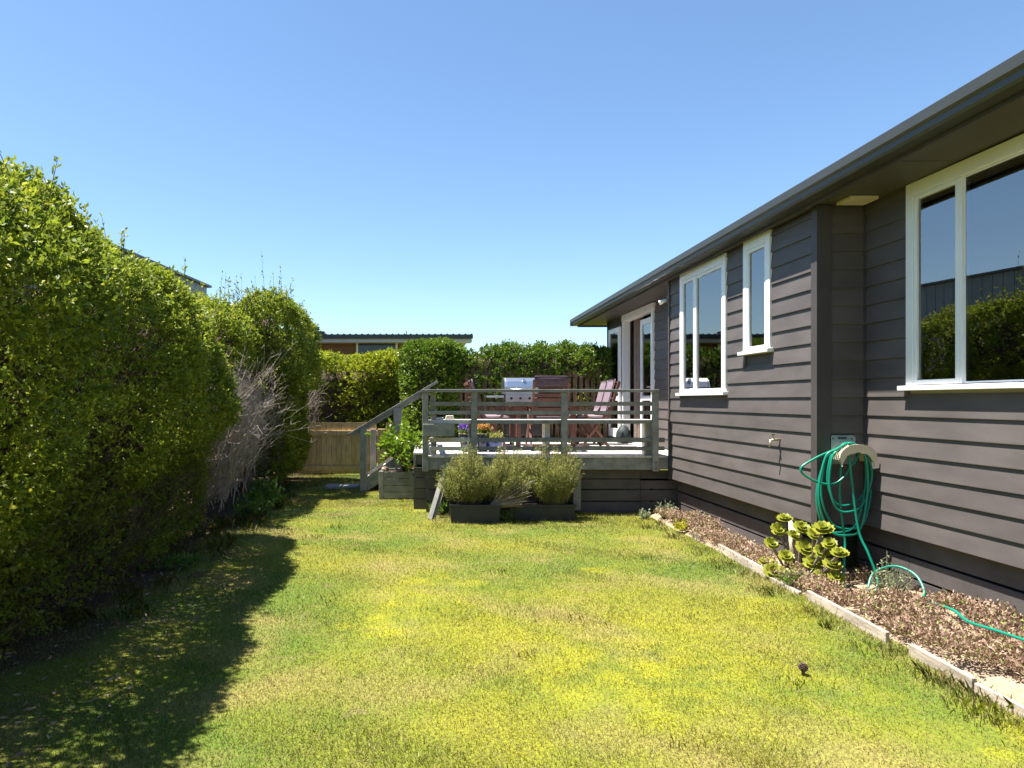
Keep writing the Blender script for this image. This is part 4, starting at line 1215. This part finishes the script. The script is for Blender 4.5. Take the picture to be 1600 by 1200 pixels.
wf = thing('wire_fence', (-2.5, 7.5, 0), 'old wire netting fence with round timber posts along the hedge', 'fence')
for x_, y_, h_, r_ in ((-2.56,4.33,1.25,.07),(-2.52,5.85,1.2,.06),(-2.47,7.55,1.35,.075),(-2.46,9.6,1.2,.06),(-2.40,11.4,1.2,.06)):
    obj('post', G().tube([(x_,y_,0),(x_+.01,y_,h_*.5),(x_-.005,y_+.01,h_)], [r_,r_*.96,r_*.92], 14), M['bark'], wf, smooth=True)
for i in range(8):
    z = .08+i*.15
    pts = [(-2.47+.02*math.sin(k_*1.7+i), 2+k_*.8, z+.012*math.sin(k_*2.3+i)) for k_ in range(13)]
    obj('wire', G().tube(pts, .0015, 4), M['wire'], wf)
gg = G()
for k_ in range(31):
    y_ = 2.1+k_*.3
    gg.tube([(-2.468,y_,.06),(-2.472,y_+.01,1.13)], .0011, 4)
obj('netting', gg, M['wire'], wf)['kind'] = 'stuff'

# ------------------------------------------------------------------ garden bed along the house
nxb, nyb = 9, 120
V, Fq = [], []
for j in range(nyb+1):
    for i in range(nxb+1):
        x_ = 2.895+(XM+.058-2.895)*i/nxb; y_ = 1.0+(8.9-1.0)*j/nyb
        V.append((x_, y_, .035 + .03*math.sin(i*1.1+j*.37)*math.sin(j*.23) + rng.uniform(-.008,.012)))
for j in range(nyb):
    for i in range(nxb):
        a_ = j*(nxb+1)+i; Fq.append((a_,a_+1,a_+nxb+2,a_+nxb+1))
V = np.array(V)
V[::nxb+1, 2] = -.03
V[1::nxb+1, 2] = .02
tag(npmesh('garden_bed', V, Fq, M['soil'], smooth=True), kind='structure')
eb = thing('garden_edging', (2.88, 5, 0), 'pale timber edging boards between lawn and garden bed', 'edging')
for a_, b_, xa, xb, zz in ((1.2,3.50,2.85,2.84,.07),(3.52,4.02,2.845,2.875,.085),(4.22,5.15,2.875,2.91,.085),(5.25,5.75,2.905,2.905,.045),(5.75,6.78,2.90,2.945,.095),(7.25,7.62,2.965,2.985,.08)):
    obj('board', G().beam((xa,a_,zz-.085),(xb,b_,zz-.085),.026,.14), M['edging'], eb, bevel=.003)

def sedum():
    n = 5600
    X = 2.93 + rng.beta(1.3,1.2,n)*.78; Y = rng.uniform(1.5, 8.6, n)
    p = np.stack([X,Y,np.zeros(n)],1)
    keep = snoise(p, 201, 4.2)*.7 + snoise(p, 202, 10)*.3 > -.42
    keep &= ~((X > 3.0) & (X < 3.5) & (Y > 5.65) & (Y < 6.15))
    keep &= ~((X > 3.2) & (Y > 5.65))
    hx = np.interp(Y, [3.3,3.75,4.0,4.2,4.4,4.65,4.9,5.05], [3.42,3.40,3.37,3.36,3.42,3.44,3.45,3.49])
    keep &= np.abs(X-hx) > .07
    p = p[keep]; p[:,2] = .05 + rng.uniform(0,.05,len(p)) + np.clip(snoise(p,203,6),0,1)*.09
    n = len(p); per = 22
    d = rng.normal(size=(n,per,3)); d[:,:,2] = np.abs(d[:,:,2])+.35
    pos = p[:,None,:] + rng.normal(0,.022,(n,per,3))
    v, f = leafgeo(pos.reshape(-1,3), d.reshape(-1,3), .026, .012)
    tone = np.clip(np.repeat(rng.normal(.42,.22,n),per)+rng.normal(0,.15,n*per),0,.9)
    gi = rng.uniform(0,1,n*per) > .90; tone[gi] = 1
    return npmesh('sedum_ground_cover', v, f, M['lf_sedum'], rnd=np.repeat(tone,4))
tag(sedum(), 'dry reddish brown sedum spreading over the garden bed', 'ground cover', kind='stuff')

# aeonium
def rosette_mesh(seed):
    r = np.random.default_rng(seed); pos, d, ln, wd = [], [], [], []
    k_ = 0
    for ring, (cnt, el, l_) in enumerate(((11,.15,.075),(10,.5,.065),(8,.9,.048),(6,1.25,.03))):
        for i in range(cnt):
            a_ = 6.283*i/cnt + ring*.3 + r.normal(0,.05)
            d.append((math.cos(a_)*math.cos(el), math.sin(a_)*math.cos(el), math.sin(el)))
            pos.append((0,0,.004*ring)); ln.append(l_); wd.append(l_*.62)
    pos, d = np.array(pos), unit(np.array(d)); ln, wd = np.array(ln)[:,None], np.array(wd)[:,None]
    side = unit(np.cross(np.tile([0,0,1.],(len(d),1)), d)); nrm = np.cross(d, side)
    a = pos; c1 = pos+d*ln*.6; tip = pos+d*ln+nrm*ln*.12; c2 = pos+d*ln*.85+nrm*ln*.04
    v = np.stack([a-side*wd*.12, a+side*wd*.12, c1+side*wd*.42, c2+side*wd*.36, tip, c2-side*wd*.36, c1-side*wd*.42],1).reshape(-1,3)
    n = len(d); i = np.arange(n)[:,None]*7
    f = i + np.array([[0,1,2,3,4,5,6]])
    o = npmesh('rosette', v, f, M['lf_aeon'], None, np.repeat(r.uniform(.1,1,n),7))
    me = o.data; bpy.data.objects.remove(o); return me
rmesh = [rosette_mesh(s) for s in (1,2,3)]
ae = thing('aeonium', (3.25, 5.9, 0), 'large aeonium succulent with green rosettes in the garden bed', 'succulent')
rs = []
for x_, y_ in ((1198,880),(1205,850),(1216,828),(1226,812),(1208,900),(1228,870),(1240,838),(1252,826),(1258,858),(1236,895),(1256,890),(1272,836),(1286,828),(1284,862),(1270,880),(1296,850),(1300,884),(1284,900),(1246,905),(1312,866),(1262,905),(1222,905),(1306,902)):
    Yk = 5.78 + (905-y_)/95*.16 + rng.uniform(-.10,.10)
    Yk = min(Yk, 3.17*F/(x_-660))
    X_, Z_ = P(x_, y_, Yk); Z_ = max(Z_, .06)
    if X_ > 3.21 and Z_ > .40: Z_ = .40
    rs.append((X_, Yk, Z_))
gg = G()
for i, (x_, y_, z_) in enumerate(rs):
    bx_, by_ = 3.2+(x_-3.2)*.35, 5.86+(y_-5.86)*.4
    obj('stem', G().tube(smooth_path([(bx_,by_,.02),(bx_*.5+x_*.5+rng.uniform(-.03,.03),(by_+y_)/2,z_*.5),(x_,y_,z_)],4), .011, 6), M['stem'], ae, smooth=True)
    o = piece('rosette', rmesh[i%3], (x_,y_,z_), ae, rng.uniform(0,6.28))
    s_ = rng.uniform(.8,1.2); o.scale = (s_,s_,s_)
    o.rotation_mode = 'ZYX'
    o.rotation_euler = (rng.uniform(.25,.95), rng.uniform(-.5,.2), rng.uniform(0,6.28))

def leafy(name, c, label, m, n, r_, h, ll, lw, seed, per=7, cat='plant'):
    r = np.random.default_rng(seed)
    t = thing(name, c, label, cat)
    a_ = r.uniform(0,6.28,n); q = np.sqrt(r.uniform(0,1,n))
    b0 = np.stack([c[0]+np.cos(a_)*q*r_*.4, c[1]+np.sin(a_)*q*r_*.4, np.full(n,c[2])],1)
    b1 = np.stack([c[0]+np.cos(a_)*q*r_, c[1]+np.sin(a_)*q*r_, c[2]+h*r.uniform(.4,1.05,n)*(1-.4*q)],1)
    v, f = twigs(b0, b1, .003, .0015); npmesh('stems', v, f, M['stem'], t)
    tt = r.uniform(.25,1.05,(n,per,1))
    p = (b0[:,None]+(b1-b0)[:,None]*tt).reshape(-1,3)
    v, f = leafgeo(p, unit(np.repeat(b1-b0,per,0))*.5+r.normal(size=(n*per,3))*.7, ll, lw, r)
    npmesh('leaves', v, f, M[m], t, np.repeat(r.uniform(0,1,n*per),4))
    return t
leafy('yellow_plant', (2.98, 7.75, .03), 'bright yellow low plant at the far end of the garden bed', 'lf_yellow', 60, .13, .13, .035, .02, 1)
leafy('weed', (3.05, 8.55, .02), 'bushy pale green weed against the deck skirting by the house', 'lf_grey', 40, .11, .27, .04, .018, 2)
leafy('weed', (2.82, 8.65, .0), 'smaller pale green weed on the lawn edge at the deck skirting', 'lf_grey', 24, .08, .15, .035, .016, 3)
leafy('grey_green_plant', (3.52, 5.12, .04), 'grey green feathery plant under the hose loop', 'lf_grey', 60, .14, .24, .035, .010, 4)
leafy('grey_green_plant', (3.60, 5.30, .04), 'thin pale plant behind the hanging hose ends', 'lf_grey', 22, .07, .30, .03, .010, 5)
leafy('weed', (3.0, 5.45, .03), 'soft green clump on the lawn edge beside the aeonium', 'lf_weed', 90, .15, .12, .04, .008, 6)
leafy('weed', (-2.15, 8.7, 0), 'leafy green weed growing by the round fence post', 'lf_weed', 60, .26, .34, .06, .032, 7)
leafy('weed', (-2.2, 9.5, 0), 'taller broad leaved weed growing in front of the dead brush', 'lf_weed', 70, .28, .5, .075, .04, 8)
leafy('weed', (.22, 9.0, 0), 'green weed at the foot of the leaning planks', 'lf_weed', 50, .16, .28, .05, .016, 9)
leafy('weed', (1.03, 8.48, 0), 'green weed growing in the gap between the black troughs', 'lf_weed', 40, .12, .18, .05, .012, 10)
leafy('weed', (-2.15, 6.1, 0), 'low weed in the hedge shade', 'lf_weed', 40, .2, .16, .05, .02, 11)

# ------------------------------------------------------------------ small things on the ground
pc = thing('pine_cone', (2.08, 3.73, .02), 'small dark pine cone lying on the lawn', 'pine cone')
gg = G()
for i in range(9):
    z = .004+i*.0055; r_ = .019*math.sin(math.pi*(i+1.2)/10.6)
    for k_ in range(8):
        a_ = 6.283*k_/8+i*.4
        c = Vector((2.08+r_*.6*math.cos(a_), 3.73+r_*.6*math.sin(a_), .012+z)); e = c+Vector((math.cos(a_)*r_*.7, math.sin(a_)*r_*.7, .006))
        gg.beam(c, e, .010, .003)
gg.tube([(2.08,3.73,.01),(2.08,3.73,.06)], .010, 6)
obj('scales', gg, M['cone'], pc)
for k, (x_, y_, s_) in enumerate(((-1.66,11.75,.27),(-1.37,11.8,.27))):
    tag(obj('paving_slab', G().box(x_, x_+s_, y_-.2, y_+.2, .004, .045), M['paver'], bevel=.006), 'grey paving slab in the grass ' + ('next to the foot of the steps' if k else 'on the hedge side of its neighbour'), 'paving slab')
lit = G()
n = 900
X = rng.uniform(-2.9,-1.5,n); Y = rng.uniform(2.2,8,n)
p = np.stack([X,Y,np.full(n,.012)],1); d_ = rng.normal(size=(n,3)); d_[:,2] *= .2
v, f = leafgeo(p, d_, .045, .016)
tag(npmesh('leaf_litter', v, f, M['lf_sedum'], rnd=np.repeat(rng.uniform(0,.8,n),4)), 'fallen dry leaves on the dirt under the hedge', 'leaf litter', kind='stuff')
